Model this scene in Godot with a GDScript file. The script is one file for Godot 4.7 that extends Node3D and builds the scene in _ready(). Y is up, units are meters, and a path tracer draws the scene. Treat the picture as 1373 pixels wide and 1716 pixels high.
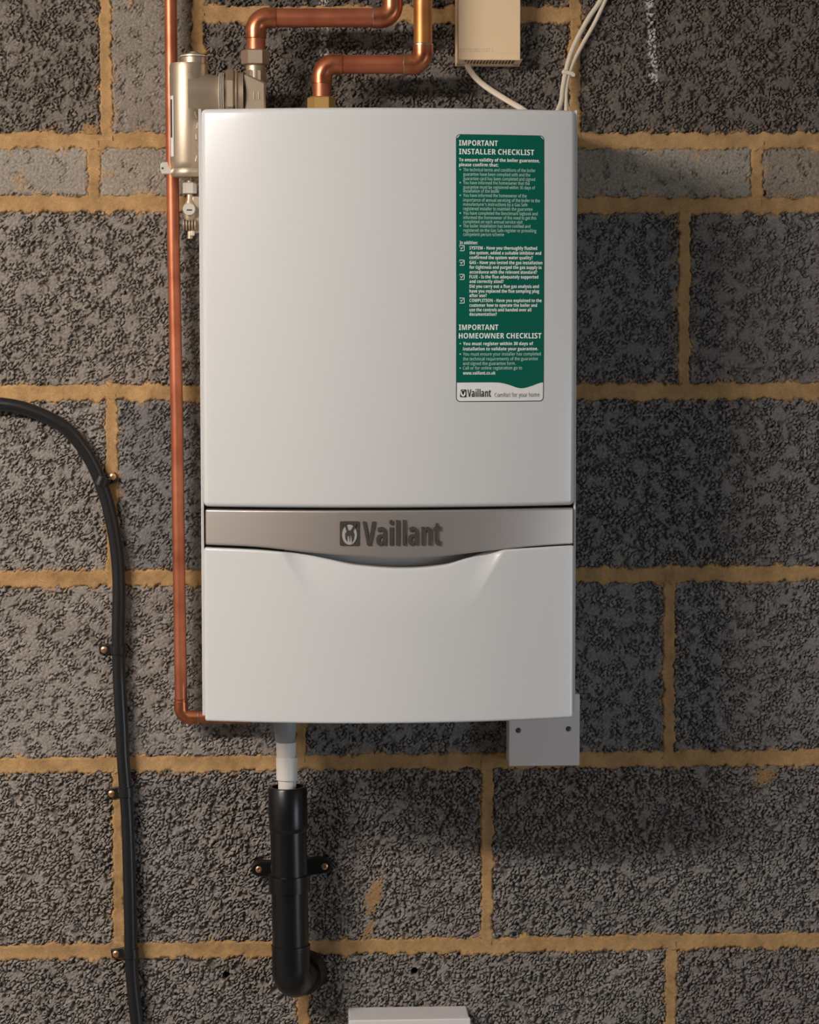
extends Node3D

# ---------------------------------------------------------------- mesh builder
class MB:
	var v := PackedVector3Array()
	var n := PackedVector3Array()
	var c := PackedColorArray()
	var uv := PackedVector2Array()
	var ix := PackedInt32Array()
	func add(p: Vector3, nn: Vector3, col := Color.WHITE, t := Vector2.ZERO) -> int:
		v.append(p); n.append(nn); c.append(col); uv.append(t)
		return v.size() - 1
	func tri(a: int, b: int, d: int) -> void:
		var g := (v[b] - v[a]).cross(v[d] - v[a])
		if g.dot(n[a] + n[b] + n[d]) > 0.0:
			ix.append(a); ix.append(d); ix.append(b)
		else:
			ix.append(a); ix.append(b); ix.append(d)
	func quad(a: int, b: int, d: int, e: int) -> void:
		tri(a, b, d); tri(a, d, e)
	func mesh(colors := false) -> ArrayMesh:
		var arr := []
		arr.resize(Mesh.ARRAY_MAX)
		arr[Mesh.ARRAY_VERTEX] = v
		arr[Mesh.ARRAY_NORMAL] = n
		arr[Mesh.ARRAY_TEX_UV] = uv
		if colors:
			arr[Mesh.ARRAY_COLOR] = c
		arr[Mesh.ARRAY_INDEX] = ix
		var m := ArrayMesh.new()
		m.add_surface_from_arrays(Mesh.PRIMITIVE_TRIANGLES, arr)
		return m
	# surface of revolution about an axis; profile holds (radius, distance along the axis)
	func lathe(at: Vector3, axis: Vector3, prof: Array, segs := 32, sides_flat := false) -> void:
		axis = axis.normalized()
		var s := axis.cross(Vector3(0, 0, 1) if absf(axis.z) < 0.9 else Vector3(0, 1, 0)).normalized()
		var t := axis.cross(s)
		var m := prof.size()
		var sn := []
		for i in m - 1:
			var d: Vector2 = prof[i + 1] - prof[i]
			sn.append(Vector2(d.y, -d.x).normalized())
		for i in m - 1:
			var a: Vector2 = prof[i]
			var b: Vector2 = prof[i + 1]
			if a.distance_to(b) < 1e-6:
				continue
			var na: Vector2 = sn[i]
			var nb: Vector2 = sn[i]
			if i > 0 and na.dot(sn[i - 1]) > 0.75:
				na = (na + sn[i - 1]).normalized()
			if i < m - 2 and nb.dot(sn[i + 1]) > 0.75:
				nb = (nb + sn[i + 1]).normalized()
			for k in segs:
				var a0 := TAU * k / segs
				var a1 := TAU * (k + 1) / segs
				var r0 := s * cos(a0) + t * sin(a0)
				var r1 := s * cos(a1) + t * sin(a1)
				var q0 := r0
				var q1 := r1
				if sides_flat:
					q0 = (r0 + r1).normalized()
					q1 = q0
				var i0 := add(at + axis * a.y + r0 * a.x, (q0 * na.x + axis * na.y).normalized())
				var i1 := add(at + axis * a.y + r1 * a.x, (q1 * na.x + axis * na.y).normalized())
				var i2 := add(at + axis * b.y + r1 * b.x, (q1 * nb.x + axis * nb.y).normalized())
				var i3 := add(at + axis * b.y + r0 * b.x, (q0 * nb.x + axis * nb.y).normalized())
				quad(i0, i1, i2, i3)
	# round bar along a path
	func tube(path: Array, r: float, segs := 20, squash := 1.0, up := Vector3(0, 0, 1)) -> void:
		var m := path.size()
		var side := Vector3.ZERO
		var rings := []
		for i in m:
			var d: Vector3
			if i == 0:
				d = path[1] - path[0]
			elif i == m - 1:
				d = path[m - 1] - path[m - 2]
			else:
				d = (path[i + 1] - path[i]).normalized() + (path[i] - path[i - 1]).normalized()
			d = d.normalized()
			if side == Vector3.ZERO:
				side = d.cross(up if absf(d.dot(up)) < 0.95 else Vector3(0, 1, 0)).normalized()
			else:
				side = (side - d * side.dot(d)).normalized()
			var t := d.cross(side)
			var ring := []
			for k in segs:
				var a := TAU * k / segs
				var o := side * cos(a) + t * sin(a) * squash
				var nn := (side * cos(a) * squash + t * sin(a)).normalized()
				ring.append(add(path[i] + o * r, nn))
			rings.append(ring)
		for i in m - 1:
			for k in segs:
				quad(rings[i][k], rings[i][(k + 1) % segs], rings[i + 1][(k + 1) % segs], rings[i + 1][k])
		for e in 2:
			var i := 0 if e == 0 else m - 1
			var d: Vector3 = (path[0] - path[1]).normalized() if e == 0 else (path[m - 1] - path[m - 2]).normalized()
			var mid := add(path[i], d)
			var first := []
			for k in segs:
				first.append(add(v[rings[i][k]], d))
			for k in segs:
				tri(mid, first[k], first[(k + 1) % segs])
	# box with rounded edges
	func rbox(at: Vector3, size: Vector3, r: float, steps := 3, basis := Basis.IDENTITY) -> void:
		var h := size * 0.5
		for ax in 3:
			for sg in [-1.0, 1.0]:
				var u := (ax + 1) % 3
				var w := (ax + 2) % 3
				var us := ticks(h[u], r, steps)
				var ws := ticks(h[w], r, steps)
				var ids := []
				for a in us:
					var row := []
					for b in ws:
						var p := Vector3.ZERO
						p[ax] = h[ax] * sg
						p[u] = a
						p[w] = b
						var q := p.clamp(-h + Vector3.ONE * r, h - Vector3.ONE * r)
						var d := (p - q).normalized()
						row.append(add(at + basis * (q + d * r), basis * d))
					ids.append(row)
				for i in us.size() - 1:
					for j in ws.size() - 1:
						quad(ids[i][j], ids[i + 1][j], ids[i + 1][j + 1], ids[i][j + 1])
	func ticks(h: float, r: float, steps: int) -> Array:
		var out := []
		for i in steps + 1:
			out.append(-h + r - r * tan((1.0 - float(i) / steps) * PI / 4.0))
		for i in steps + 1:
			out.append(h - r + r * tan(float(i) / steps * PI / 4.0))
		return out
	# flat outline pushed out along z, with a small chamfer at the front edge
	func prism(poly: PackedVector2Array, z0: float, z1: float, bevel := 0.0, warp = null) -> void:
		var m := poly.size()
		var top := poly
		if bevel > 0.0:
			var cut := Geometry2D.offset_polygon(poly, -bevel, Geometry2D.JOIN_MITER)
			if cut.size() == 1 and cut[0].size() == m:
				var best := 0
				for k in m:
					if cut[0][k].distance_to(poly[0]) < cut[0][best].distance_to(poly[0]):
						best = k
				top = PackedVector2Array()
				for k in m:
					top.append(cut[0][(best + k) % m])
		var tris := Geometry2D.triangulate_polygon(top)
		var zz := func(p: Vector2, z: float) -> Vector3: return Vector3(p.x, p.y, z + (warp.call(p.x) if warp != null else 0.0))
		var base := v.size()
		for p in top:
			add(zz.call(p, z1), Vector3(0, 0, 1))
		for k in range(0, tris.size(), 3):
			tri(base + tris[k], base + tris[k + 1], base + tris[k + 2])
		var cw := Geometry2D.is_polygon_clockwise(poly)
		for k in m:
			var a := poly[k]
			var b := poly[(k + 1) % m]
			var d := b - a
			var o := Vector2(d.y, -d.x).normalized()
			if cw:
				o = -o
			var zb := z1 - bevel
			var n3 := Vector3(o.x, o.y, 0)
			quad(add(zz.call(a, z0), n3), add(zz.call(b, z0), n3), add(zz.call(b, zb), n3), add(zz.call(a, zb), n3))
			if bevel > 0.0:
				var nb := Vector3(o.x, o.y, 1).normalized()
				quad(add(zz.call(a, zb), nb), add(zz.call(b, zb), nb), add(zz.call(top[(k + 1) % m], z1), nb), add(zz.call(top[k], z1), nb))
	func append_text(words: String, font: Font, from: Vector2, width: float, cap: float, z: float, depth := 0.0, warp = null, slope := 0.0) -> void:
		var tm := TextMesh.new()
		tm.text = words
		tm.font = font
		tm.font_size = 64
		tm.pixel_size = 0.01
		tm.depth = depth / cap * 0.457 if depth > 0.0 else 0.0
		tm.curve_step = 3.0
		tm.horizontal_alignment = HORIZONTAL_ALIGNMENT_LEFT
		tm.vertical_alignment = VERTICAL_ALIGNMENT_TOP
		var box := AABB()
		var first := true
		for s in tm.get_surface_count():
			var pts: PackedVector3Array = tm.surface_get_arrays(s)[Mesh.ARRAY_VERTEX]
			for p in pts:
				if first:
					box = AABB(p, Vector3.ZERO)
					first = false
				else:
					box = box.expand(p)
		var ref := TextMesh.new()
		ref.text = "H"
		ref.font = font
		ref.font_size = 64
		ref.pixel_size = 0.01
		ref.depth = 0.0
		ref.vertical_alignment = VERTICAL_ALIGNMENT_TOP
		var hb := ref.get_aabb()
		var sx := width / box.size.x
		var sy := cap / hb.size.y
		var low := hb.position.y
		for s in tm.get_surface_count():
			var arr := tm.surface_get_arrays(s)
			var pts: PackedVector3Array = arr[Mesh.ARRAY_VERTEX]
			var nrm: PackedVector3Array = arr[Mesh.ARRAY_NORMAL]
			var idx: PackedInt32Array = arr[Mesh.ARRAY_INDEX] if arr[Mesh.ARRAY_INDEX] != null else PackedInt32Array(range(pts.size()))
			var base := v.size()
			for k in pts.size():
				var x := from.x + (pts[k].x - box.position.x) * sx
				var y := from.y + (pts[k].y - low) * sy + (x - from.x) * slope
				var zz := z + (pts[k].z - box.position.z) * (depth / maxf(box.size.z, 1e-9)) if depth > 0.0 else z
				add(Vector3(x, y, zz + (warp.call(x) if warp != null else 0.0)), nrm[k] if nrm.size() else Vector3(0, 0, 1))
			for k in range(0, idx.size(), 3):
				tri(base + idx[k], base + idx[k + 1], base + idx[k + 2])

var M := {}
var taken := {}

func numbered(called: String) -> String:
	var k: int = taken.get(called, 0)
	taken[called] = k + 1
	return called if k == 0 else "%s_%03d" % [called, k]

func thing(called: String, label: String, category: String, at := Vector3.ZERO, group := "") -> Node3D:
	var o := Node3D.new()
	o.name = numbered(called)
	add_child(o)
	o.position = at
	o.set_meta("label", label)
	o.set_meta("category", category)
	if group:
		o.set_meta("group", group)
	return o

# meshes are built in world coordinates; a part is shifted back by where its thing stands
func part(called: String, mb: MB, mat: Material, parent: Node3D, label := "", colors := false) -> MeshInstance3D:
	var o := MeshInstance3D.new()
	o.name = called
	var off := Vector3.ZERO
	var w: Node = parent
	while w is Node3D and w != self:
		off += w.position
		w = w.get_parent()
	for i in mb.v.size():
		mb.v[i] -= off
	o.mesh = mb.mesh(colors)
	o.material_override = null
	o.mesh.surface_set_material(0, mat)
	parent.add_child(o, true)
	if label:
		o.set_meta("label", label)
	return o

func structure(called: String, mb: MB, mat: Material, label: String, category: String) -> MeshInstance3D:
	var o := part(called, mb, mat, self)
	o.set_meta("kind", "structure")
	o.set_meta("label", label)
	o.set_meta("category", category)
	return o

func noise(kind: int, freq: float, sd: int, octaves := 1) -> FastNoiseLite:
	var f := FastNoiseLite.new()
	f.noise_type = kind
	f.frequency = freq
	f.seed = sd
	f.fractal_type = FastNoiseLite.FRACTAL_FBM if octaves > 1 else FastNoiseLite.FRACTAL_NONE
	f.fractal_octaves = octaves
	return f

func ntex(freq: float, sd: int, lo: Color, hi: Color, size := 512, octaves := 4, mid := 0.5) -> NoiseTexture2D:
	var t := NoiseTexture2D.new()
	t.width = size
	t.height = size
	t.seamless = true
	t.noise = noise(FastNoiseLite.TYPE_SIMPLEX_SMOOTH, freq, sd, octaves)
	var g := Gradient.new()
	g.set_color(0, lo)
	g.set_color(1, hi)
	g.add_point(mid, lo.lerp(hi, 0.5))
	t.color_ramp = g
	return t

func mat(c: Color, rough: float, metal := 0.0, spec := 0.5) -> StandardMaterial3D:
	var m := StandardMaterial3D.new()
	m.albedo_color = c
	m.roughness = rough
	m.metallic = metal
	m.metallic_specular = spec
	return m

func triplanar(m: StandardMaterial3D, scale: float) -> void:
	m.uv1_triplanar = true
	m.uv1_world_triplanar = true
	m.uv1_scale = Vector3.ONE * scale

func curve(pts: Array, n := 10) -> Array:
	var cv := Curve3D.new()
	for i in pts.size():
		var a: Vector3 = pts[maxi(i - 1, 0)]
		var b: Vector3 = pts[mini(i + 1, pts.size() - 1)]
		var t := (b - a) / 6.0
		cv.add_point(pts[i], -t, t)
	var out := []
	for i in pts.size() - 1:
		for k in n:
			out.append(cv.sample(i, float(k) / n))
	out.append(pts[-1])
	return out

# a quarter bend between two straight runs, corner given
func bend(a: Vector3, corner: Vector3, b: Vector3, r: float, n := 10) -> Array:
	var u := (a - corner).normalized()
	var w := (b - corner).normalized()
	var o := corner + (u + w) * r
	var out := []
	for i in n + 1:
		var t := PI * 0.5 * i / n
		out.append(o - w * r * cos(t) - u * r * sin(t))
	return out

func arc_poly(c: Vector2, r: Vector2, n := 28) -> PackedVector2Array:
	var p := PackedVector2Array()
	for i in n:
		p.append(c + Vector2(cos(TAU * i / n) * r.x, sin(TAU * i / n) * r.y))
	return p

func round_rect(a: Vector2, b: Vector2, r: float, n := 6) -> PackedVector2Array:
	var p := PackedVector2Array()
	var cs := [Vector2(b.x - r, b.y - r), Vector2(a.x + r, b.y - r), Vector2(a.x + r, a.y + r), Vector2(b.x - r, a.y + r)]
	for k in 4:
		for i in n + 1:
			var t := PI * 0.5 * (k + float(i) / n)
			p.append(cs[k] + Vector2(cos(t), sin(t)) * r)
	return p

func _ready() -> void:
	set_camera_and_light()
	make_materials()
	build_room()
	build_block_wall()
	build_boiler()
	build_sticker()
	build_filter()
	build_pipes()
	build_thermostat()
	build_cables()
	build_waste()
	build_boxes()

# ---------------------------------------------------------------- camera, light
const LAMP := Vector3(-1.75, 2.42, 1.75)

func set_camera_and_light() -> void:
	var cam := Camera3D.new()
	cam.name = "camera"
	cam.transform = Transform3D(Basis(Vector3(0.998588, -0.000664, 0.053123), Vector3(0.004546, 0.997323, -0.072985), Vector3(-0.052933, 0.073123, 0.995917)), Vector3(-0.2554, 1.6756, 3.0))
	cam.fov = 23.1441
	cam.near = 0.05
	cam.far = 50.0
	cam.current = true
	add_child(cam)
	var we := WorldEnvironment.new()
	we.name = "environment"
	var e := Environment.new()
	e.background_mode = Environment.BG_SKY
	var sky := Sky.new()
	var sm := ProceduralSkyMaterial.new()
	sm.sky_top_color = Color(0.62, 0.7, 0.82)
	sm.sky_horizon_color = Color(0.8, 0.83, 0.87)
	sm.ground_bottom_color = Color(0.3, 0.3, 0.28)
	sm.ground_horizon_color = Color(0.5, 0.5, 0.48)
	sky.sky_material = sm
	e.sky = sky
	e.tonemap_mode = Environment.TONE_MAPPER_LINEAR
	e.tonemap_exposure = 1.0
	e.sdfgi_enabled = true
	e.ssao_enabled = true
	e.ssil_enabled = true
	we.environment = e
	add_child(we)
	# the long ceiling tube to the upper left
	var a := AreaLight3D.new()
	a.name = "batten_lamp"
	a.area_size = Vector2(1.2, 0.14)
	a.light_energy = 5.9
	a.light_color = Color(1.0, 0.962, 0.925)
	a.area_range = 12.0
	a.shadow_enabled = true
	add_child(a)
	a.position = LAMP + Vector3(0, -0.007, -0.007)
	a.rotation_degrees = Vector3(-45, 0, 0)
	# cool fill daylight, added at an unseen window in the right wall
	var b := AreaLight3D.new()
	b.name = "window_daylight"
	b.area_size = Vector2(0.9, 1.0)
	b.light_energy = 1.5
	b.light_color = Color(0.9, 0.95, 1.0)
	b.area_range = 12.0
	b.shadow_enabled = true
	add_child(b)
	b.position = Vector3(1.86, 1.0, 1.9)
	b.rotation_degrees = Vector3(0, 90, 0)

# ---------------------------------------------------------------- materials
func make_materials() -> void:
	var bl := mat(Color.WHITE, 0.95, 0.0, 0.25)
	bl.vertex_color_use_as_albedo = true
	bl.albedo_texture = ntex(0.09, 3, Color(0.72, 0.71, 0.7), Color(1, 1, 1), 512, 4)
	bl.heightmap_enabled = true
	bl.heightmap_texture = ntex(0.12, 5, Color.BLACK, Color.WHITE, 512, 3)
	bl.heightmap_scale = 0.06
	triplanar(bl, 5.0)
	M.block = bl
	var mo := mat(Color.WHITE, 0.95, 0.0, 0.2)
	mo.vertex_color_use_as_albedo = true
	mo.albedo_texture = ntex(0.15, 9, Color(0.8, 0.78, 0.75), Color(1, 1, 1), 512, 4)
	mo.heightmap_enabled = true
	mo.heightmap_texture = ntex(0.2, 11, Color.BLACK, Color.WHITE, 512, 3)
	mo.heightmap_scale = 0.03
	triplanar(mo, 6.0)
	M.mortar = mo
	M.render = mat(Color(0.42, 0.41, 0.4), 0.95, 0.0, 0.2)
	M.render.albedo_texture = ntex(0.02, 21, Color(0.85, 0.85, 0.85), Color.WHITE, 512, 4)
	triplanar(M.render, 0.7)
	M.pale_render = mat(Color(0.8, 0.79, 0.77), 0.95, 0.0, 0.2)
	M.pale_render.albedo_texture = M.render.albedo_texture
	triplanar(M.pale_render, 0.7)
	M.floor = mat(Color(0.6, 0.59, 0.57), 0.85, 0.0, 0.3)
	M.floor.albedo_texture = ntex(0.02, 22, Color(0.8, 0.8, 0.8), Color.WHITE, 512, 5)
	triplanar(M.floor, 0.5)
	M.ceiling = mat(Color(0.9, 0.89, 0.87), 0.9, 0.0, 0.2)
	M.enamel = mat(Color(0.83, 0.827, 0.825), 0.24)
	M.enamel.heightmap_enabled = true
	M.enamel.heightmap_texture = ntex(0.06, 31, Color.BLACK, Color.WHITE, 512, 2)
	M.enamel.heightmap_scale = 0.004
	triplanar(M.enamel, 4.0)
	M.silver = mat(Color(0.74, 0.7, 0.675), 0.42, 0.75)
	M.letter = mat(Color(0.5, 0.475, 0.455), 0.34, 0.8)
	M.emblem_pale = mat(Color(0.86, 0.84, 0.81), 0.35, 0.5)
	M.chassis = mat(Color(0.6, 0.6, 0.6), 0.6)
	M.painted_shade = mat(Color(0.3, 0.29, 0.28), 0.6, 0.5)  # dark metal colour standing in for shade inside the hole and slots
	var cu := mat(Color(0.82, 0.51, 0.38), 0.45, 0.7)
	cu.albedo_texture = ntex(0.012, 41, Color(0.78, 0.7, 0.66), Color(1, 1, 1), 512, 4)
	cu.roughness_texture = ntex(0.03, 42, Color(0.75, 0.75, 0.75), Color.WHITE, 512, 3)
	triplanar(cu, 3.0)
	M.copper = cu
	var cf := mat(Color(0.84, 0.54, 0.4), 0.3, 0.8)
	cf.albedo_texture = ntex(0.02, 43, Color(0.72, 0.62, 0.54), Color(1, 1, 1), 512, 4)
	triplanar(cf, 6.0)
	M.copper_fitting = cf
	M.copper_gold = mat(Color(0.83, 0.57, 0.33), 0.4, 0.7)
	M.copper_gold.albedo_texture = cu.albedo_texture
	triplanar(M.copper_gold, 3.0)
	M.solder = mat(Color(0.8, 0.76, 0.72), 0.3, 1.0)
	M.nickel = mat(Color(0.75, 0.68, 0.595), 0.44, 0.8)
	M.nickel.heightmap_enabled = true
	M.nickel.heightmap_texture = ntex(0.2, 44, Color.BLACK, Color.WHITE, 256, 2)
	M.nickel.heightmap_scale = 0.005
	triplanar(M.nickel, 8.0)
	M.chrome = mat(Color(0.93, 0.9, 0.85), 0.3, 0.45)
	M.brass = mat(Color(0.84, 0.67, 0.4), 0.4, 0.6)
	M.screw_brass = mat(Color(0.85, 0.66, 0.5), 0.35, 0.9)
	M.steel = mat(Color(0.5, 0.48, 0.47), 0.4, 0.9)
	M.black = mat(Color(0.065, 0.068, 0.075), 0.3)
	M.cable = mat(Color(0.11, 0.11, 0.115), 0.34)
	M.cable.heightmap_enabled = true
	M.cable.heightmap_texture = ntex(0.03, 51, Color.BLACK, Color.WHITE, 256, 3)
	M.cable.heightmap_scale = 0.02
	triplanar(M.cable, 5.0)
	M.beige = mat(Color(0.92, 0.8, 0.65), 0.5)
	M.beige_text_shade = mat(Color(0.76, 0.66, 0.53), 0.6)
	M.slot = mat(Color(0.1, 0.08, 0.07), 0.8)
	M.flex = mat(Color(0.87, 0.81, 0.72), 0.5)
	M.white_pipe = mat(Color(0.92, 0.895, 0.87), 0.4)
	M.grey_hose = mat(Color(0.6, 0.61, 0.62), 0.55)
	M.white_plastic = mat(Color(0.88, 0.86, 0.855), 0.35)
	M.plate_grey = mat(Color(0.91, 0.885, 0.88), 0.4)
	M.green = mat(Color(0.0, 0.37, 0.3), 0.5, 0.0, 0.3)
	M.green_edge = mat(Color(0.1, 0.2, 0.18), 0.4)
	M.print_white = mat(Color(0.9, 0.93, 0.91), 0.45)
	M.print_pale = mat(Color(0.72, 0.85, 0.8), 0.45)
	M.sticker_white = mat(Color(0.93, 0.92, 0.91), 0.35)
	M.print_dark = mat(Color(0.16, 0.18, 0.18), 0.45)
	M.print_grey = mat(Color(0.5, 0.47, 0.45), 0.45)
	var g := StandardMaterial3D.new()
	g.albedo_color = Color(1, 1, 1, 0.06)
	g.transparency = BaseMaterial3D.TRANSPARENCY_ALPHA
	g.roughness = 0.05
	M.glass = g
	var lampm := mat(Color(0.95, 0.93, 0.9), 0.5)
	lampm.emission_enabled = true
	lampm.emission = Color(1.0, 0.962, 0.925)
	lampm.emission_energy_multiplier = 9.0
	M.diffuser = lampm

# ---------------------------------------------------------------- the garage round the camera
func slab(a: Vector3, b: Vector3) -> MB:
	var m := MB.new()
	m.rbox((a + b) * 0.5, (b - a).abs(), 0.002, 1)
	return m

func build_room() -> void:
	structure("floor", slab(Vector3(-3.2, -0.12, -0.12), Vector3(1.9, 0, 4.7)), M.floor, "bare grey concrete floor of the garage", "floor")
	structure("ceiling", slab(Vector3(-3.3, 2.7, -0.12), Vector3(2.0, 2.82, 4.8)), M.ceiling, "pale boarded ceiling over the garage", "ceiling")
	structure("wall_left", slab(Vector3(-3.3, 0, -0.12), Vector3(-3.2, 2.7, 4.8)), M.pale_render, "plain pale side wall on the lamp side", "wall")
	structure("wall_front", slab(Vector3(-3.3, 0, 4.7), Vector3(2.0, 2.7, 4.8)), M.render, "plain grey wall facing the boiler", "wall")
	var fw := MB.new()
	fw.rbox(Vector3(1.95, 1.35, 0.64), Vector3(0.1, 2.7, 1.52), 0.002, 1)
	fw.rbox(Vector3(1.95, 1.35, 3.55), Vector3(0.1, 2.7, 2.3), 0.002, 1)
	fw.rbox(Vector3(1.95, 0.225, 1.9), Vector3(0.1, 0.45, 1.0), 0.002, 1)
	fw.rbox(Vector3(1.95, 2.125, 1.9), Vector3(0.1, 1.15, 1.0), 0.002, 1)
	structure("wall_right", fw, M.pale_render, "plain pale side wall holding the window", "wall")
	var wn := Node3D.new()
	wn.name = "window_1"
	wn.position = Vector3(1.95, 0.45, 1.9)
	add_child(wn)
	wn.set_meta("kind", "structure")
	wn.set_meta("label", "unseen white framed window letting cool fill daylight into the garage")
	wn.set_meta("category", "window")
	var fr := MB.new()
	for s in [-1.0, 1.0]:
		fr.rbox(Vector3(1.95, 1.0, 1.9 + s * 0.475), Vector3(0.07, 1.1, 0.05), 0.004, 2)
		fr.rbox(Vector3(1.95, 1.0 + s * 0.525, 1.9), Vector3(0.07, 0.05, 0.9), 0.004, 2)
	fr.rbox(Vector3(1.95, 1.0, 1.9), Vector3(0.06, 1.0, 0.04), 0.004, 2)
	part("window_frame", fr, M.white_plastic, wn)
	for s in [-1.0, 1.0]:
		var pn := MB.new()
		pn.rbox(Vector3(1.95, 1.0, 1.9 + s * 0.235), Vector3(0.004, 1.0, 0.43), 0.001, 1)
		part("pane", pn, M.glass, wn)
	var t := thing("batten_light", "long white ceiling tube light with glowing diffuser", "light", Vector3(LAMP.x, 2.7, LAMP.z))
	var rot := Basis.from_euler(Vector3(deg_to_rad(-45), 0, 0))
	var body := MB.new()
	body.rbox(LAMP + rot * Vector3(0, 0, 0.045), Vector3(1.26, 0.09, 0.05), 0.006, 2, rot)
	for s in [-0.4, 0.4]:
		body.rbox(Vector3(LAMP.x + s, 2.62, LAMP.z + 0.06), Vector3(0.03, 0.16, 0.03), 0.003, 1)
	part("housing", body, M.white_plastic, t)
	var df := MB.new()
	df.rbox(LAMP + rot * Vector3(0, 0, 0.012), Vector3(1.2, 0.14, 0.02), 0.006, 2, rot)
	part("diffuser", df, M.diffuser, t)

# ---------------------------------------------------------------- the block wall
const YW := 1.15
var n_grain: FastNoiseLite
var n_cell: FastNoiseLite
var n_open: FastNoiseLite
var n_fine: FastNoiseLite
var n_low: FastNoiseLite
var n_patch: FastNoiseLite
var n_edge: FastNoiseLite
# marks on the blocks: [kind, x, y, half width, half height]
var marks := []

func line(y0: float, s: float) -> Callable:
	return func(x: float) -> float: return YW + y0 + s * x

func axis_ticks(a: float, b: float, lo: float, hi: float, fine: float, coarse: float, skip := Vector2(9, 9)) -> PackedFloat32Array:
	var out := PackedFloat32Array([a])
	var x := a
	while x < b - 1e-5:
		var st := fine if x > lo and x < hi and not (x > skip.x and x < skip.y) else coarse
		if x <= lo and x + st > lo and lo < b:
			x = maxf(lo + 1e-5, x + fine)
		elif x <= skip.x and x + st > skip.x:
			x = x + st
		elif x < skip.y and x > skip.x and x + st > skip.y:
			x = skip.y + 1e-5
		else:
			x += st
		if x > b - st * 0.4:
			x = b
		out.append(x)
	return out

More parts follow.
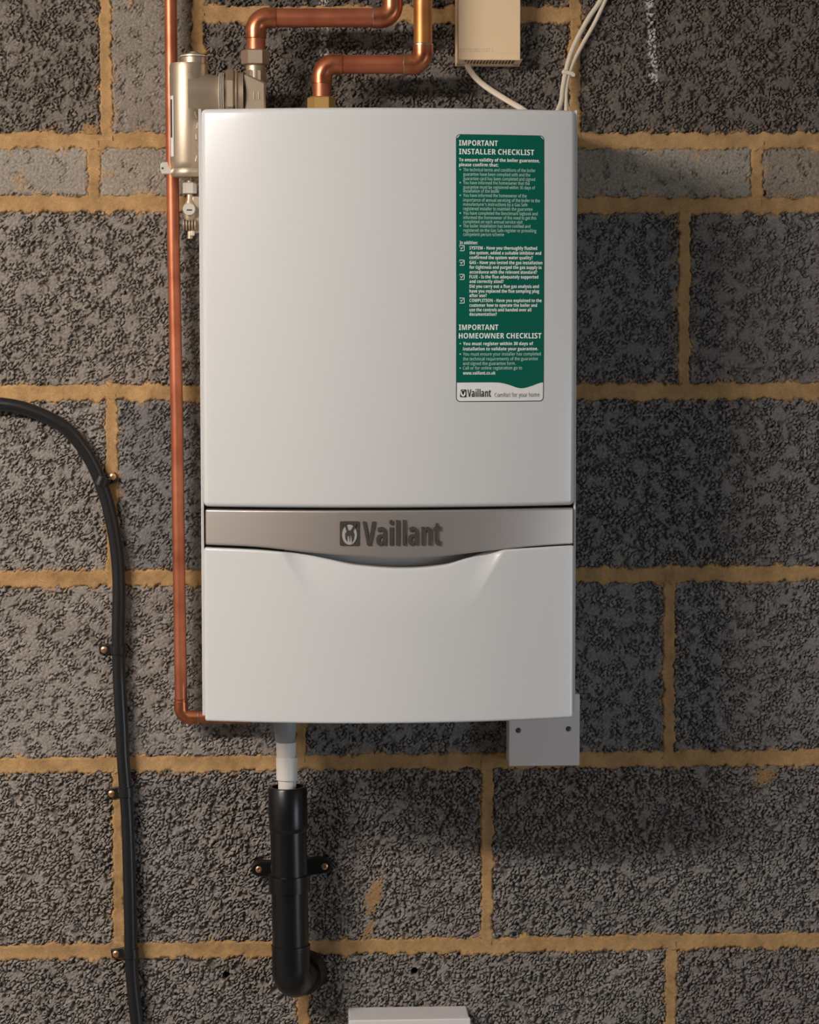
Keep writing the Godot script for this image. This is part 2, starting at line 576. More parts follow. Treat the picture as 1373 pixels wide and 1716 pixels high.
# one block: its own relief of grains, its own tone
func block(wall: Node3D, x0: float, x1: float, bot: Callable, top: Callable, tone: Color, look: Dictionary) -> void:
	var g := 0.0078
	x0 += 0.0058
	x1 -= 0.0058
	var yb: float = bot.call((x0 + x1) * 0.5) + g
	var yt: float = top.call((x0 + x1) * 0.5) - g
	var fine := 0.00112
	var inside := x1 > -0.66 and x0 < 0.5 and yt > 0.75 and yb < 2.12
	var skip := Vector2(9, 9)
	if yb > 1.3 and yt < 1.84:
		skip = Vector2(-0.285, 0.02)
	var xs := axis_ticks(x0, x1, -0.63, 0.46, fine if inside else 0.006, 0.0045, skip)
	var ys := axis_ticks(yb, yt, 0.79, 2.09, fine if inside else 0.006, 0.0045)
	var nx := xs.size()
	var ny := ys.size()
	var amp: float = look.get("amp", 1.0)
	var openness: float = look.get("open", 0.0)
	var warm: Color = look.get("warm", Color(0.62, 0.36, 0.15))
	var stain: float = look.get("stain", -0.6)
	var hs := PackedFloat32Array()
	hs.resize(nx * ny)
	var cols := PackedColorArray()
	cols.resize(nx * ny)
	var near := []
	for mk in marks:
		if mk[1] + mk[3] > x0 and mk[1] - mk[3] < x1 and mk[2] + mk[4] > yb and mk[2] - mk[4] < yt:
			near.append(mk)
	var slope: float = (top.call(x1) - top.call(x0)) / (x1 - x0)
	for j in ny:
		var y := ys[j]
		for i in nx:
			var x := xs[i]
			var crack := smoothstep(0.03, 0.18, n_grain.get_noise_2d(x, y) + 1.0)
			var cell := n_cell.get_noise_2d(x, y)
			var op := smoothstep(-0.45, 0.4, n_open.get_noise_2d(x, y) + openness)
			var pit := smoothstep(0.5, 0.8, -cell) * smoothstep(-0.1, 0.4, n_open.get_noise_2d(x + 3.0, y) + openness)
			var low := n_low.get_noise_2d(x, y)
			var fn := n_fine.get_noise_2d(x, y)
			var h := (-0.0052 * (1.0 - crack) * op - 0.0045 * pit * crack + 0.0005 * cell * op + 0.0003 * fn) * amp + 0.0004 * low
			# broken, rounded arrises
			var ed := minf(minf(x - x0, x1 - x), minf(y - yb, yt - y)) + 0.0025 * fn + 0.0012 * cell
			h -= 0.004 * smoothstep(0.004, -0.001, ed)
			var k := 1.0 + 0.26 * cell * op + 0.14 * low + 0.1 * fn
			var c := Color(tone.r * k, tone.g * k, tone.b * k)
			# sand mortar rubbed into the face
			var st := smoothstep(0.18, 0.5, n_patch.get_noise_2d(x, y) + stain - 0.25)
			st = maxf(st, smoothstep(0.012, 0.0, ed) * smoothstep(0.0, 0.35, n_edge.get_noise_2d(x, y)))
			if st > 0.0:
				c = c.lerp(warm * (1.0 + 0.2 * fn), st * 0.55)
				h += 0.0006 * st
			for mk in near:
				var dx: float = absf(x - mk[1] - mk[5] * (y - mk[2])) / mk[3]
				var dy: float = absf(y - mk[2]) / mk[4]
				if dx > 1.6 or dy > 1.6:
					continue
				match mk[0]:
					"chalk":
						var w := smoothstep(1.15, 0.75, dx + 0.5 * fn) * smoothstep(1.1, 0.9, dy) * smoothstep(-0.0026, -0.0006, h) * smoothstep(-0.8, -0.2, fn + 0.5 * cell)
						c = c.lerp(Color(0.75, 0.72, 0.68), w)
					"dab":
						var w := smoothstep(1.2, 0.7, sqrt(dx * dx + dy * dy) + 0.55 * fn + 0.3 * cell)
						c = c.lerp(Color(0.5, 0.29, 0.12) * (1.0 + 0.15 * fn), w * 0.9)
						h = lerpf(h, 0.0006, w * 0.9)
					"plaster":
						var w := smoothstep(1.1, 0.6, sqrt(dx * dx + dy * dy)) * smoothstep(0.05, 0.4, fn + 0.55 * cell)
						c = c.lerp(Color(0.6, 0.57, 0.53), w)
						h += 0.0006 * w
					"hole":
						var w := smoothstep(1.05, 0.85, sqrt(dx * dx + dy * dy))
						h -= 0.03 * w
			hs[j * nx + i] = h
			cols[j * nx + i] = c
	var m := MB.new()
	var total := nx * ny + 2 * (nx + ny)
	m.v.resize(nx * ny)
	m.n.resize(nx * ny)
	m.uv.resize(nx * ny)
	for j in ny:
		var jd := maxi(j - 1, 0)
		var ju := mini(j + 1, ny - 1)
		for i in nx:
			var il := maxi(i - 1, 0)
			var ir := mini(i + 1, nx - 1)
			var at := j * nx + i
			m.v[at] = Vector3(xs[i], ys[j] + slope * (xs[i] - (x0 + x1) * 0.5), hs[at])
			m.n[at] = Vector3(-(hs[j * nx + ir] - hs[j * nx + il]) / (xs[ir] - xs[il]), -(hs[ju * nx + i] - hs[jd * nx + i]) / (ys[ju] - ys[jd]), 1.0).normalized()
	m.c = cols
	var ix := PackedInt32Array()
	ix.resize((nx - 1) * (ny - 1) * 6)
	var w := 0
	for j in ny - 1:
		for i in nx - 1:
			var a := j * nx + i
			ix[w] = a; ix[w + 1] = a + nx; ix[w + 2] = a + nx + 1
			ix[w + 3] = a; ix[w + 4] = a + nx + 1; ix[w + 5] = a + 1
			w += 6
	m.ix = ix
	# the four flanks, back into the wall
	var rims := []
	for i in nx: rims.append([i, Vector3(0, -1, 0)])
	skirt(m, rims)
	rims = []
	for i in nx: rims.append([(ny - 1) * nx + i, Vector3(0, 1, 0)])
	skirt(m, rims)
	rims = []
	for j in ny: rims.append([j * nx, Vector3(-1, 0, 0)])
	skirt(m, rims)
	rims = []
	for j in ny: rims.append([j * nx + nx - 1, Vector3(1, 0, 0)])
	skirt(m, rims)
	part("block", m, M.block, wall, "", true)

func skirt(m: MB, rim: Array) -> void:
	var last := []
	for r in rim:
		var p: Vector3 = m.v[r[0]]
		var c: Color = m.c[r[0]]
		var a := m.add(p, r[1], c)
		var b := m.add(Vector3(p.x, p.y, -0.03), r[1], c)
		if last:
			m.quad(last[0], a, b, last[1])
		last = [a, b]

# a struck joint of sandy mortar between two points
func joint(wall: Node3D, a: Vector2, b: Vector2, wide := 0.0092) -> void:
	var d := b - a
	var len := d.length()
	d /= len
	var s := Vector2(-d.y, d.x)
	var mid := (a + b) * 0.5
	var inside := mid.y > 0.7 and mid.y < 2.15 and mid.x > -0.75 and mid.x < 0.6
	var st := 0.002 if inside else 0.012
	var nu := int(ceil(len / st)) + 1
	var nw := 17
	var half := 0.016
	var m := MB.new()
	var hs := PackedFloat32Array()
	for i in nu:
		var t := len * i / (nu - 1)
		for k in nw:
			var w := half * (2.0 * k / (nw - 1) - 1.0)
			var p := a + d * t + s * w
			var fn := n_fine.get_noise_2d(p.x * 0.7, p.y * 0.7)
			var lo := n_edge.get_noise_2d(p.x, p.y)
			var q := absf(w) / wide
			var h := -0.0004 - 0.0006 * (1.0 - q * q) + 0.00035 * fn + 0.0009 * lo
			h -= 0.011 * smoothstep(0.95, 1.6, q - 0.45 * lo - 0.3 * fn)
			hs.append(h)
			var kk := 1.0 + 0.14 * fn + 0.16 * lo + 0.22 * n_low.get_noise_2d(p.x * 2.0, p.y * 2.0)
			m.add(Vector3(p.x, p.y, h), Vector3(0, 0, 1), Color(0.52 * kk, 0.325 * kk, 0.155 * kk))
	for i in nu:
		for k in nw:
			var du := (hs[mini(i + 1, nu - 1) * nw + k] - hs[maxi(i - 1, 0) * nw + k]) / (2.0 * len / (nu - 1))
			var dw := (hs[i * nw + mini(k + 1, nw - 1)] - hs[i * nw + maxi(k - 1, 0)]) / (4.0 * half / (nw - 1))
			var g := d * du + s * dw
			m.n[i * nw + k] = Vector3(-g.x, -g.y, 1.0).normalized()
	for i in nu - 1:
		for k in nw - 1:
			var q := i * nw + k
			m.quad(q, q + nw, q + nw + 1, q + 1)
	part("mortar_joint", m, M.mortar, wall, "", true)

func build_block_wall() -> void:
	n_grain = noise(FastNoiseLite.TYPE_CELLULAR, 220.0, 7)
	n_grain.cellular_return_type = FastNoiseLite.RETURN_DISTANCE2_SUB
	n_grain.cellular_distance_function = FastNoiseLite.DISTANCE_EUCLIDEAN
	n_grain.cellular_jitter = 1.0
	n_cell = noise(FastNoiseLite.TYPE_CELLULAR, 220.0, 7)
	n_cell.cellular_return_type = FastNoiseLite.RETURN_CELL_VALUE
	n_cell.cellular_distance_function = FastNoiseLite.DISTANCE_EUCLIDEAN
	n_cell.cellular_jitter = 1.0
	for f in [n_grain, n_cell]:
		f.domain_warp_enabled = true
		f.domain_warp_type = FastNoiseLite.DOMAIN_WARP_SIMPLEX
		f.domain_warp_amplitude = 0.006
		f.domain_warp_frequency = 110.0
		f.domain_warp_fractal_type = FastNoiseLite.DOMAIN_WARP_FRACTAL_NONE
	n_open = noise(FastNoiseLite.TYPE_SIMPLEX_SMOOTH, 42.0, 17, 2)
	n_fine = noise(FastNoiseLite.TYPE_SIMPLEX_SMOOTH, 230.0, 18, 2)
	n_low = noise(FastNoiseLite.TYPE_SIMPLEX_SMOOTH, 9.0, 19, 3)
	n_patch = noise(FastNoiseLite.TYPE_SIMPLEX_SMOOTH, 14.0, 20, 3)
	n_edge = noise(FastNoiseLite.TYPE_SIMPLEX_SMOOTH, 38.0, 23, 2)
	marks = [
		["chalk", -0.1972, 2.0361, 0.0048, 0.05, 0.0],
		["chalk", 0.1938, 2.0278, 0.0052, 0.062, -0.06],
		["dab", -0.1388, 0.9879, 0.009, 0.024, 0.25],
		["dab", -0.1462, 0.9437, 0.006, 0.012, 0.3],
		["dab", 0.3399, 1.1298, 0.012, 0.012, 0.3],
		["dab", -0.4751, 1.9074, 0.012, 0.009, 0.0],
		["plaster", -0.1661, 1.1423, 0.035, 0.010, 0.0],
		["plaster", -0.3678, 1.1647, 0.006, 0.007, 0.0],
		["plaster", 0.1959, 0.9071, 0.004, 0.003, 0.0],
		["plaster", -0.5090, 1.8877, 0.004, 0.004, 0.0],
		["plaster", -0.3548, 2.0352, 0.003, 0.003, 0.0],
		["hole", -0.0901, 0.8927, 0.0042, 0.0042, 0.0],
		["hole", -0.3199, 0.8908, 0.004, 0.004, 0.0],
		["hole", 0.3315, 1.8384, 0.003, 0.003, 0.0],
	]
	var wall := Node3D.new()
	wall.name = "wall_back"
	add_child(wall)
	wall.set_meta("kind", "structure")
	wall.set_meta("label", "grey aggregate block wall with sandy orange mortar behind the boiler")
	wall.set_meta("category", "wall")
	part("wall_core", slab(Vector3(-3.3, 0, -0.12), Vector3(2.0, 2.7, -0.045)), M.render, wall)
	# bed joints from below: height at x = 0 and slope
	var beds := [line(-0.676, 0.0), line(-0.451, 0.001), line(-0.2261, 0.0022), line(0.0016, 0.0003), line(0.2274, 0.0016), line(0.4495, 0.0011), line(0.6736, -0.0004), line(0.7489, 0.0025), line(0.9705, 0.003), line(1.195, 0.0)]
	var xl := -1.36
	var xr := 1.14
	# perpend joints of each course
	var perps := [
		[-0.899, -0.449, 0.001, 0.451, 0.9],
		[-0.675, -0.2258, 0.2258, 0.675],
		[-0.898, -0.449, -0.0012, 0.449, 0.898],
		[-0.678, -0.2288, 0.2205, 0.67],
		[-0.9, -0.4524, -0.003, 0.447, 0.9],
		[-0.665, -0.2144, 0.2356, 0.686],
		[-0.92, -0.4699, -0.08, 0.3233, 0.77],
		[-0.905, -0.4553, -0.3461, 0.1023, 0.552, 1.0],
		[-0.68, -0.23, 0.22, 0.67],
	]
	var grey := Color(0.37, 0.335, 0.305)
	# tones of the blocks that show; right of the boiler partly its shadow, put into the colour
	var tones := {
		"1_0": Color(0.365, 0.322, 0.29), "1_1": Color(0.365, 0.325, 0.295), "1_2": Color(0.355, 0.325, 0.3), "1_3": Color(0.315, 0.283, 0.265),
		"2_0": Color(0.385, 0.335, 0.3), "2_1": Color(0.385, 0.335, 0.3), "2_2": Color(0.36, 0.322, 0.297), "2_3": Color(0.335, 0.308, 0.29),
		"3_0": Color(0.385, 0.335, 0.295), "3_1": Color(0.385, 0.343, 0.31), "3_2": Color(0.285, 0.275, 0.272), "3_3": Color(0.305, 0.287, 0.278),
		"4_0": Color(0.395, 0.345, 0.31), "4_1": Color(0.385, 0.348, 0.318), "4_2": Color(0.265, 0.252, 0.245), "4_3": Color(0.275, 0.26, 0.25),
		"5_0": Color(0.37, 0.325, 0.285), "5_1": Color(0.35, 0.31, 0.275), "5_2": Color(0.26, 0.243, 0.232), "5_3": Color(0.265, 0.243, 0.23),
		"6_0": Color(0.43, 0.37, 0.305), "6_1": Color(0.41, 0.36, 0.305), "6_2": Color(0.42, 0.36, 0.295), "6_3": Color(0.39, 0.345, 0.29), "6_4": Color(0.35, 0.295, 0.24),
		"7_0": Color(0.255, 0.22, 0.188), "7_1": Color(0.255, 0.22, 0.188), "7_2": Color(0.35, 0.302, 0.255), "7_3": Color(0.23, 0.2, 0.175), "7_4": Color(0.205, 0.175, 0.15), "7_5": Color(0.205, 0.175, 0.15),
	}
	var smooth := {"amp": 0.55, "open": -0.32, "stain": 0.06}
	for r in perps.size():
		var xs: Array = [xl] + perps[r] + [xr]
		for i in xs.size() - 1:
			var key := "%d_%d" % [r, i]
			var look := {"amp": 1.0, "open": 0.2}
			if r == 6:
				look = smooth
			elif key == "7_2":
				look = {"amp": 0.6, "open": -0.2, "stain": 0.02}
			elif key in ["5_2", "5_3", "4_2", "3_2"]:
				look = {"amp": 0.85, "open": 0.12}
			elif key in ["3_1"]:
				look = {"amp": 0.85, "open": 0.08}
			elif r == 2 or r == 1:
				look = {"amp": 1.1, "open": 0.36}
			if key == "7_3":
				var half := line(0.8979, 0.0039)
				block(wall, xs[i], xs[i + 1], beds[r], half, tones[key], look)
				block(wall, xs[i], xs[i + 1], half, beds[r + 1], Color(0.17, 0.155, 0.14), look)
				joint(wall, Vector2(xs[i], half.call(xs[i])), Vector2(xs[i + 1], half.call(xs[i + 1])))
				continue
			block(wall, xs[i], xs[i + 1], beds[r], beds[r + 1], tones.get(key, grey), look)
		for x in perps[r]:
			joint(wall, Vector2(x, beds[r].call(x)), Vector2(x, beds[r + 1].call(x)), 0.0068)
	for bd in beds:
		for k in 5:
			var xa := lerpf(xl, xr, k / 5.0)
			var xb := lerpf(xl, xr, (k + 1) / 5.0)
			joint(wall, Vector2(xa, bd.call(xa)), Vector2(xb, bd.call(xb)))

# ---------------------------------------------------------------- the boiler
const ZE := 0.245      # depth of the front at its side edges
const BOW := 0.03
var bx0 := -0.3383
var bx1 := 0.0760
var boiler: Node3D

func bow(x: float) -> float:
	var t := (x - (bx0 + bx1) * 0.5) / ((bx1 - bx0) * 0.5)
	return BOW * (1.0 - t * t)

# a pressed panel with rolled edges; top, extra give the curved edge and hollows
func panel(x0: float, x1: float, y0: float, y1: float, r: float, back: float, edge: Callable, low_edge: Callable, depth: Callable, nx := 90, ny := 70) -> MB:
	var m := MB.new()
	var us := []
	var vs := []
	var roll := [1.0, 0.8, 0.6, 0.4, 0.2]
	us.append(x0 - 0.001)
	for k in roll: us.append(x0 + r * (1.0 - k))
	for i in nx + 1: us.append(lerpf(x0 + r, x1 - r, float(i) / nx))
	for k in 5: us.append(x1 - r * (1.0 - roll[4 - k]))
	us.append(x1 + 0.001)
	vs.append(y0 - 0.001)
	for k in roll: vs.append(y0 + r * (1.0 - k))
	for i in ny + 1: vs.append(lerpf(y0 + r, y1 - r, float(i) / ny))
	for k in 5: vs.append(y1 - r * (1.0 - roll[4 - k]))
	vs.append(y1 + 0.001)
	var w := us.size()
	var h := vs.size()
	for j in h:
		for i in w:
			var p := Vector2(us[i], vs[j])
			var q := p.clamp(Vector2(x0 + r, y0 + r), Vector2(x1 - r, y1 - r))
			var d := p - q
			var l := maxf(absf(d.x), absf(d.y)) / r
			var dir := d.normalized()
			var lc := minf(l, 1.0)
			var f := q + dir * r * sin(lc * PI * 0.5)
			var z := ZE + bow(f.x) - r * (1.0 - cos(lc * PI * 0.5))
			if l > 1.001:
				z -= back
			var t := (f.y - y0) / (y1 - y0)
			var yy: float = f.y + edge.call(f.x) * smoothstep(0.3, 1.0, t) + low_edge.call(f.x) * smoothstep(0.7, 0.0, t)
			z += depth.call(f.x, yy)
			m.add(Vector3(f.x, yy, z), Vector3(0, 0, 1))
	for j in h:
		for i in w:
			var a := m.v[j * w + mini(i + 1, w - 1)] - m.v[j * w + maxi(i - 1, 0)]
			var b := m.v[mini(j + 1, h - 1) * w + i] - m.v[maxi(j - 1, 0) * w + i]
			var g := a.cross(b)
			m.n[j * w + i] = g.normalized() if g.length() > 1e-12 else Vector3(0, 0, 1)
	for j in h - 1:
		for i in w - 1:
			var a := j * w + i
			m.quad(a, a + 1, a + w + 1, a + w)
	return m

func along(xs: Array, ys: Array) -> Callable:
	return func(x: float) -> float:
		if x <= xs[0]:
			return ys[0]
		for i in xs.size() - 1:
			if x < xs[i + 1]:
				var t: float = (x - xs[i]) / (xs[i + 1] - xs[i])
				var p0: float = ys[maxi(i - 1, 0)]
				var p3: float = ys[mini(i + 2, ys.size() - 1)]
				return cubic_interpolate(ys[i], ys[i + 1], p0, p3, t)
		return ys[-1]

func build_boiler() -> void:
	boiler = thing("wall_boiler", "white wall hung boiler with green checklist sticker and silver band", "boiler", Vector3((bx0 + bx1) * 0.5, 1.2415, 0.0))
	var flat := func(_x: float) -> float: return 0.0
	var none := func(_x: float, _y: float) -> float: return 0.0
	# casing: bowed plan pushed up, held a little behind the panels
	var cs := MB.new()
	var yb := 1.2476
	var yt := 1.9149
	var cx := [bx0 - 0.0008, bx1 + 0.0008]
	var plan := [Vector2(cx[0] + 0.004, 0.016), Vector2(cx[0], 0.022), Vector2(cx[0], ZE - 0.007), Vector2(cx[0] + 0.0008, ZE - 0.0055), Vector2(cx[0] + 0.003, ZE - 0.006), Vector2(cx[0] + 0.003, ZE - 0.034)]
	for i in 41:
		var x := lerpf(cx[0] + 0.004, cx[1] - 0.004, i / 40.0)
		plan.append(Vector2(x, ZE - 0.034 + bow(x)))
	plan += [Vector2(cx[1] - 0.0025, ZE - 0.034), Vector2(cx[1] - 0.0025, ZE - 0.006), Vector2(cx[1] - 0.0008, ZE - 0.0055), Vector2(cx[1], ZE - 0.007), Vector2(cx[1], 0.022), Vector2(cx[1] - 0.004, 0.016)]
	var poly := PackedVector2Array(plan)
	var tr := Geometry2D.triangulate_polygon(poly)
	for e in [yb, yt]:
		var base := cs.v.size()
		for p in poly:
			cs.add(Vector3(p.x, e, p.y), Vector3(0, 1 if e == yt else -1, 0))
		for k in range(0, tr.size(), 3):
			cs.tri(base + tr[k], base + tr[k + 1], base + tr[k + 2])
	for k in poly.size():
		var a := poly[k]
		var b := poly[(k + 1) % poly.size()]
		var o := Vector3(-(b.y - a.y), 0, b.x - a.x).normalized()
		cs.quad(cs.add(Vector3(a.x, yb, a.y), o), cs.add(Vector3(b.x, yb, b.y), o), cs.add(Vector3(b.x, yt, b.y), o), cs.add(Vector3(a.x, yt, a.y), o))
	part("casing", cs, M.enamel, boiler)
	var ch := MB.new()
	for i in 41:
		var x := lerpf(cx[0] + 0.004, cx[1] - 0.004, i / 40.0)
		for y in [yb + 0.004, yt - 0.004]:
			ch.add(Vector3(x, y, ZE - 0.0325 + bow(x)), Vector3(0, 0, 1))
		if i:
			ch.quad(2 * i - 2, 2 * i - 1, 2 * i + 1, 2 * i)
	part("chassis", ch, M.chassis, boiler, "grey inner chassis behind the panels")
	# upper front panel, very slightly pillowed
	var ya := 1.4799
	var yz := 1.9145
	var pillow := func(_x: float, y: float) -> float:
		var t := (y - ya) / (yz - ya) * 2.0 - 1.0
		return 0.006 * (1.0 - t * t) - 0.002
	var px0 := -0.3360
	var px1 := 0.0744
	part("front_panel", panel(px0, px1, ya, yz, 0.0055, 0.024, flat, flat, pillow, 60, 60), M.enamel, boiler)
	# silver band with its curved lower edge
	var sx := []
	var sy := []
	var sb := 1.4381
	for q in [Vector2(-0.33463, 1.43819), Vector2(-0.27803, 1.43658), Vector2(-0.22259, 1.43123), Vector2(-0.16718, 1.42703), Vector2(-0.11486, 1.42477), Vector2(-0.07542, 1.42634), Vector2(-0.03973, 1.42982), Vector2(0.01768, 1.43474), Vector2(0.07317, 1.43671)]:
		sx.append(q.x)
		sy.append(q.y - sb)
	var band := part("badge_band", panel(-0.3342, 0.0735, sb, 1.4770, 0.0018, 0.026, flat, along(sx, sy), func(_x: float, _y: float) -> float: return -0.001, 90, 20), M.silver, boiler, "brushed silver band with raised lettering")
	# drop-down flap with a hollow for the fingers
	var fx := []
	var fy := []
	var fb := 1.4348
	for q in [Vector2(-0.33466, 1.43489), Vector2(-0.27807, 1.43336), Vector2(-0.23235, 1.42970), Vector2(-0.20617, 1.42469), Vector2(-0.17334, 1.41764), Vector2(-0.13393, 1.41379), Vector2(-0.10103, 1.41360), Vector2(-0.06810, 1.41704), Vector2(-0.04189, 1.42468), Vector2(-0.02755, 1.42940), Vector2(-0.00242, 1.43280), Vector2(0.07317, 1.43538)]:
		fx.append(q.x)
		fy.append(q.y - fb)
	var ax := -0.2480
	var bx := -0.0086
	var wy := 1.3583
	var wt := 1.4276
	var hollow := func(x: float, y: float) -> float:
		var t := clampf((y - wy) / (wt - wy), 0.0, 1.25)
		if t <= 0.0:
			return 0.0
		var l := ax + (1.0 - t) * 0.04
		var r := bx - (1.0 - t) * 0.04
		var side := minf((x - l) / 0.022, (r - x) / 0.022)
		side = clampf(side, 0.0, 1.0)
		return -0.0075 * minf(t * t, 1.1) * (1.0 - pow(1.0 - side, 2.0))
	part("control_flap", panel(px0, px1, 1.2419, fb, 0.0028, 0.012, along(fx, fy), flat, hollow, 150, 110), M.enamel, boiler)
	# the pocket behind the finger hollow
	var gr := MB.new()
	for i in 31:
		var x := lerpf(ax, bx, i / 30.0)
		var z := ZE + bow(x) - 0.014
		gr.add(Vector3(x, 1.4436, z - 0.012), Vector3(0, 0.1, 1).normalized())
		gr.add(Vector3(x, 1.4040, z - 0.013), Vector3(0, 0.1, 1).normalized())
		if i:
			gr.quad(2 * i - 2, 2 * i - 1, 2 * i + 1, 2 * i)
	part("grip_pocket", gr, M.enamel, boiler)
	# raised lettering and emblem on the band
	var bold := SystemFont.new()
	bold.font_names = PackedStringArray(["Droid Sans"])
	bold.font_weight = 700
	var warp := func(x: float) -> float: return bow(x)
	var lt := MB.new()
	lt.append_text("Vaillant", bold, Vector2(-0.16229, 1.43922), 0.08620, 0.02593, ZE - 0.0022, 0.0034, warp)
	part("lettering", lt, M.letter, band, "raised grey metal lettering")
	var em := MB.new()
	em.prism(round_rect(Vector2(-0.18709, 1.43869), Vector2(-0.16549, 1.46574), 0.0016), ZE - 0.002, ZE + 0.0006, 0.0004, warp)
	var eb := part("emblem", em, M.letter, band, "raised square emblem")
	var oval := MB.new()
	oval.prism(arc_poly(Vector2(-0.17632, 1.45083), Vector2(0.00810, 0.01102)), ZE, ZE + 0.0012, 0.0003, warp)
	part("emblem_oval", oval, M.emblem_pale, eb)
	var fig := MB.new()
	fig.prism(PackedVector2Array([Vector2(-0.18216, 1.46296), Vector2(-0.18020, 1.46360), Vector2(-0.17761, 1.45574), Vector2(-0.17501, 1.45573), Vector2(-0.17042, 1.46356), Vector2(-0.16847, 1.46289), Vector2(-0.17240, 1.45441), Vector2(-0.17110, 1.45179), Vector2(-0.17177, 1.44590), Vector2(-0.17373, 1.44264), Vector2(-0.17437, 1.44984), Vector2(-0.17567, 1.44985), Vector2(-0.17634, 1.44330), Vector2(-0.17698, 1.44985), Vector2(-0.17894, 1.44921), Vector2(-0.17895, 1.44332), Vector2(-0.18090, 1.44660), Vector2(-0.18121, 1.45184), Vector2(-0.17957, 1.45444)]), ZE + 0.001, ZE + 0.0019, 0.0, warp)
	part("emblem_figure", fig, M.letter, eb)
	# little catch screw at the right flank
	var sc := MB.new()
	sc.lathe(Vector3(bx1, 1.6674, 0.226), Vector3(1, 0, 0), [Vector2(0.0, 0.0028), Vector2(0.002, 0.0024), Vector2(0.003, 0.001), Vector2(0.003, -0.001)], 12)
	part("side_screw", sc, M.steel, boiler)

# ---------------------------------------------------------------- the checklist sticker
func build_sticker() -> void:
	var ref := 1.4799
	var refz := 1.9145
	var lift := func(x: float, y: float) -> float:
		var t := (y - ref) / (refz - ref) * 2.0 - 1.0
		return bow(x) + 0.006 * (1.0 - t * t) - 0.002
	var a := Vector2(-0.05957, 1.59571)
	var b := Vector2(0.03845, 1.88604)
	var st := MB.new()
	sheet(st, a, b, 0.0046, 0.0, lift, null)
	var sticker := part("checklist_sticker", st, M.sticker_white, boiler, "tall green and white checklist sticker")
	var rim := MB.new()
	sheet(rim, a, b, 0.0046, 0.00012, lift, null, 0.0009)
	part("sticker_outline", rim, M.green_edge, sticker, "thin dark outline")
	var wx := [a.x, -0.0131, -0.0033, 0.0125, 0.0249, 0.0341, b.x]
	var wy := [1.6169, 1.6168, 1.6148, 1.6102, 1.6128, 1.6161, 1.6167]
	var gm := MB.new()
	sheet(gm, a + Vector2(0.0007, 0.0007), b - Vector2(0.0007, 0.0007), 0.004, 0.00018, lift, along(wx, wy))
	part("green_field", gm, M.green, sticker, "green printed field with wavy lower edge")
	var plain := SystemFont.new()
	plain.font_names = PackedStringArray(["Droid Sans"])
	var bold := SystemFont.new()
	bold.font_names = PackedStringArray(["Droid Sans"])
	bold.font_weight = 700
	var heads := [["IMPORTANT", 769, 835, 240], ["INSTALLER CHECKLIST", 769, 897.5, 254.3], ["IMPORTANT", 768.5, 836, 548], ["HOMEOWNER CHECKLIST", 768.5, 910.5, 562.3]]
	var strong := [
		["To ensure validity of the boiler guarantee,", 769, 907, 268], ["please confirm that:", 769, 836, 276.2], ["In addition:", 770, 800.5, 406.3],
		["SYSTEM - Have you thoroughly flushed", 786.5, 902.5, 415], ["the system, added a suitable inhibitor and", 786.5, 909.5, 423.2], ["confirmed the system water quality?", 786.5, 895, 431],
		["GAS - Have you tested the gas installation", 786.5, 911.5, 439.4], ["for tightness and purged the gas supply in", 786.5, 910, 447.2], ["accordance with the relevant standard?", 786.5, 902.5, 455.3],
		["FLUE - Is the flue adequately supported", 786.5, 904.6, 463.3], ["and correctly sited?", 786.5, 845, 471], ["Did you carry out a flue gas analysis and", 786.5, 905.7, 479.2], ["have you replaced the flue sampling plug", 786.5, 906.2, 487.2], ["after use?", 786.5, 816, 494.6],
		["COMPLETION - Have you explained to the", 786.5, 910.5, 502.9], ["customer how to operate the boiler and", 786.5, 902.5, 510.9], ["use the controls and handed over all", 786.5, 892.7, 518.6], ["documentation?", 786.5, 833.3, 526],
		["You must register within 30 days of", 775.7, 896.2, 575.4], ["installation to validate your guarantee.", 775.7, 904.6, 584.2], ["www.vaillant.co.uk", 775.7, 831.2, 624.8],
	]
	var light := [
		["The technical terms and conditions of the boiler", 776, 899.7, 284.5], ["guarantee have been complied with and the", 776, 890.6, 292], ["guarantee card has been completed and signed", 776, 899, 299.3],
		["You have informed the homeowner that the", 776, 889.5, 306.2], ["guarantee must be registered within 30 days of", 776, 899, 313.5], ["installation of the boiler", 776, 837.8, 320],
		["You have informed the homeowner of the", 776, 884.3, 327.3], ["importance of annual servicing of the boiler to the", 776, 907, 335], ["manufacturer's instructions by a Gas Safe", 776, 885.7, 342.2], ["registered installer to maintain the guarantee", 776, 894.8, 349.5],
		["You have completed the Benchmark logbook and", 776, 903.2, 357], ["informed the homeowner of the need to get this", 776, 901, 364.3], ["completed on each annual service visit", 776, 877.3, 371.3],
		["The boiler installation has been notified and", 776, 890.6, 378.3], ["registered on the Gas Safe register or prevailing", 776, 901, 385.6], ["competent person scheme", 776, 845.2, 392.5],
		["You must ensure your installer has completed", 775.7, 909.5, 592.9], ["the technical requirements of the guarantee", 775.7, 904.3, 601], ["and signed the guarantee form.", 775.7, 866.1, 608.7], ["Call or for online registration go to", 775.7, 876.9, 616.4],
	]
	var hm := MB.new()
	for l in heads: words(hm, l, bold, 9.0, lift)
	part("heading_print", hm, M.print_white, sticker, "white capital headings")
	var sm := MB.new()
	for l in strong: words(sm, l, bold, 5.4, lift)
	part("bold_print", sm, M.print_white, sticker, "small bold white print")
	var lm := MB.new()
	for l in light: words(lm, l, plain, 5.3, lift)
	var dots := []
	for y in [284.5, 306.2, 327.3, 357, 378.3, 575.4, 592.9, 616.4]: dots.append(y)
	for y in dots:
		var p := pix(771.0, y)
		lm.prism(arc_poly(p, Vector2.ONE * 0.0008, 10), ZE + 0.0003, ZE + 0.0005, 0.0, func(_x: float) -> float: return lift.call(p.x, p.y))
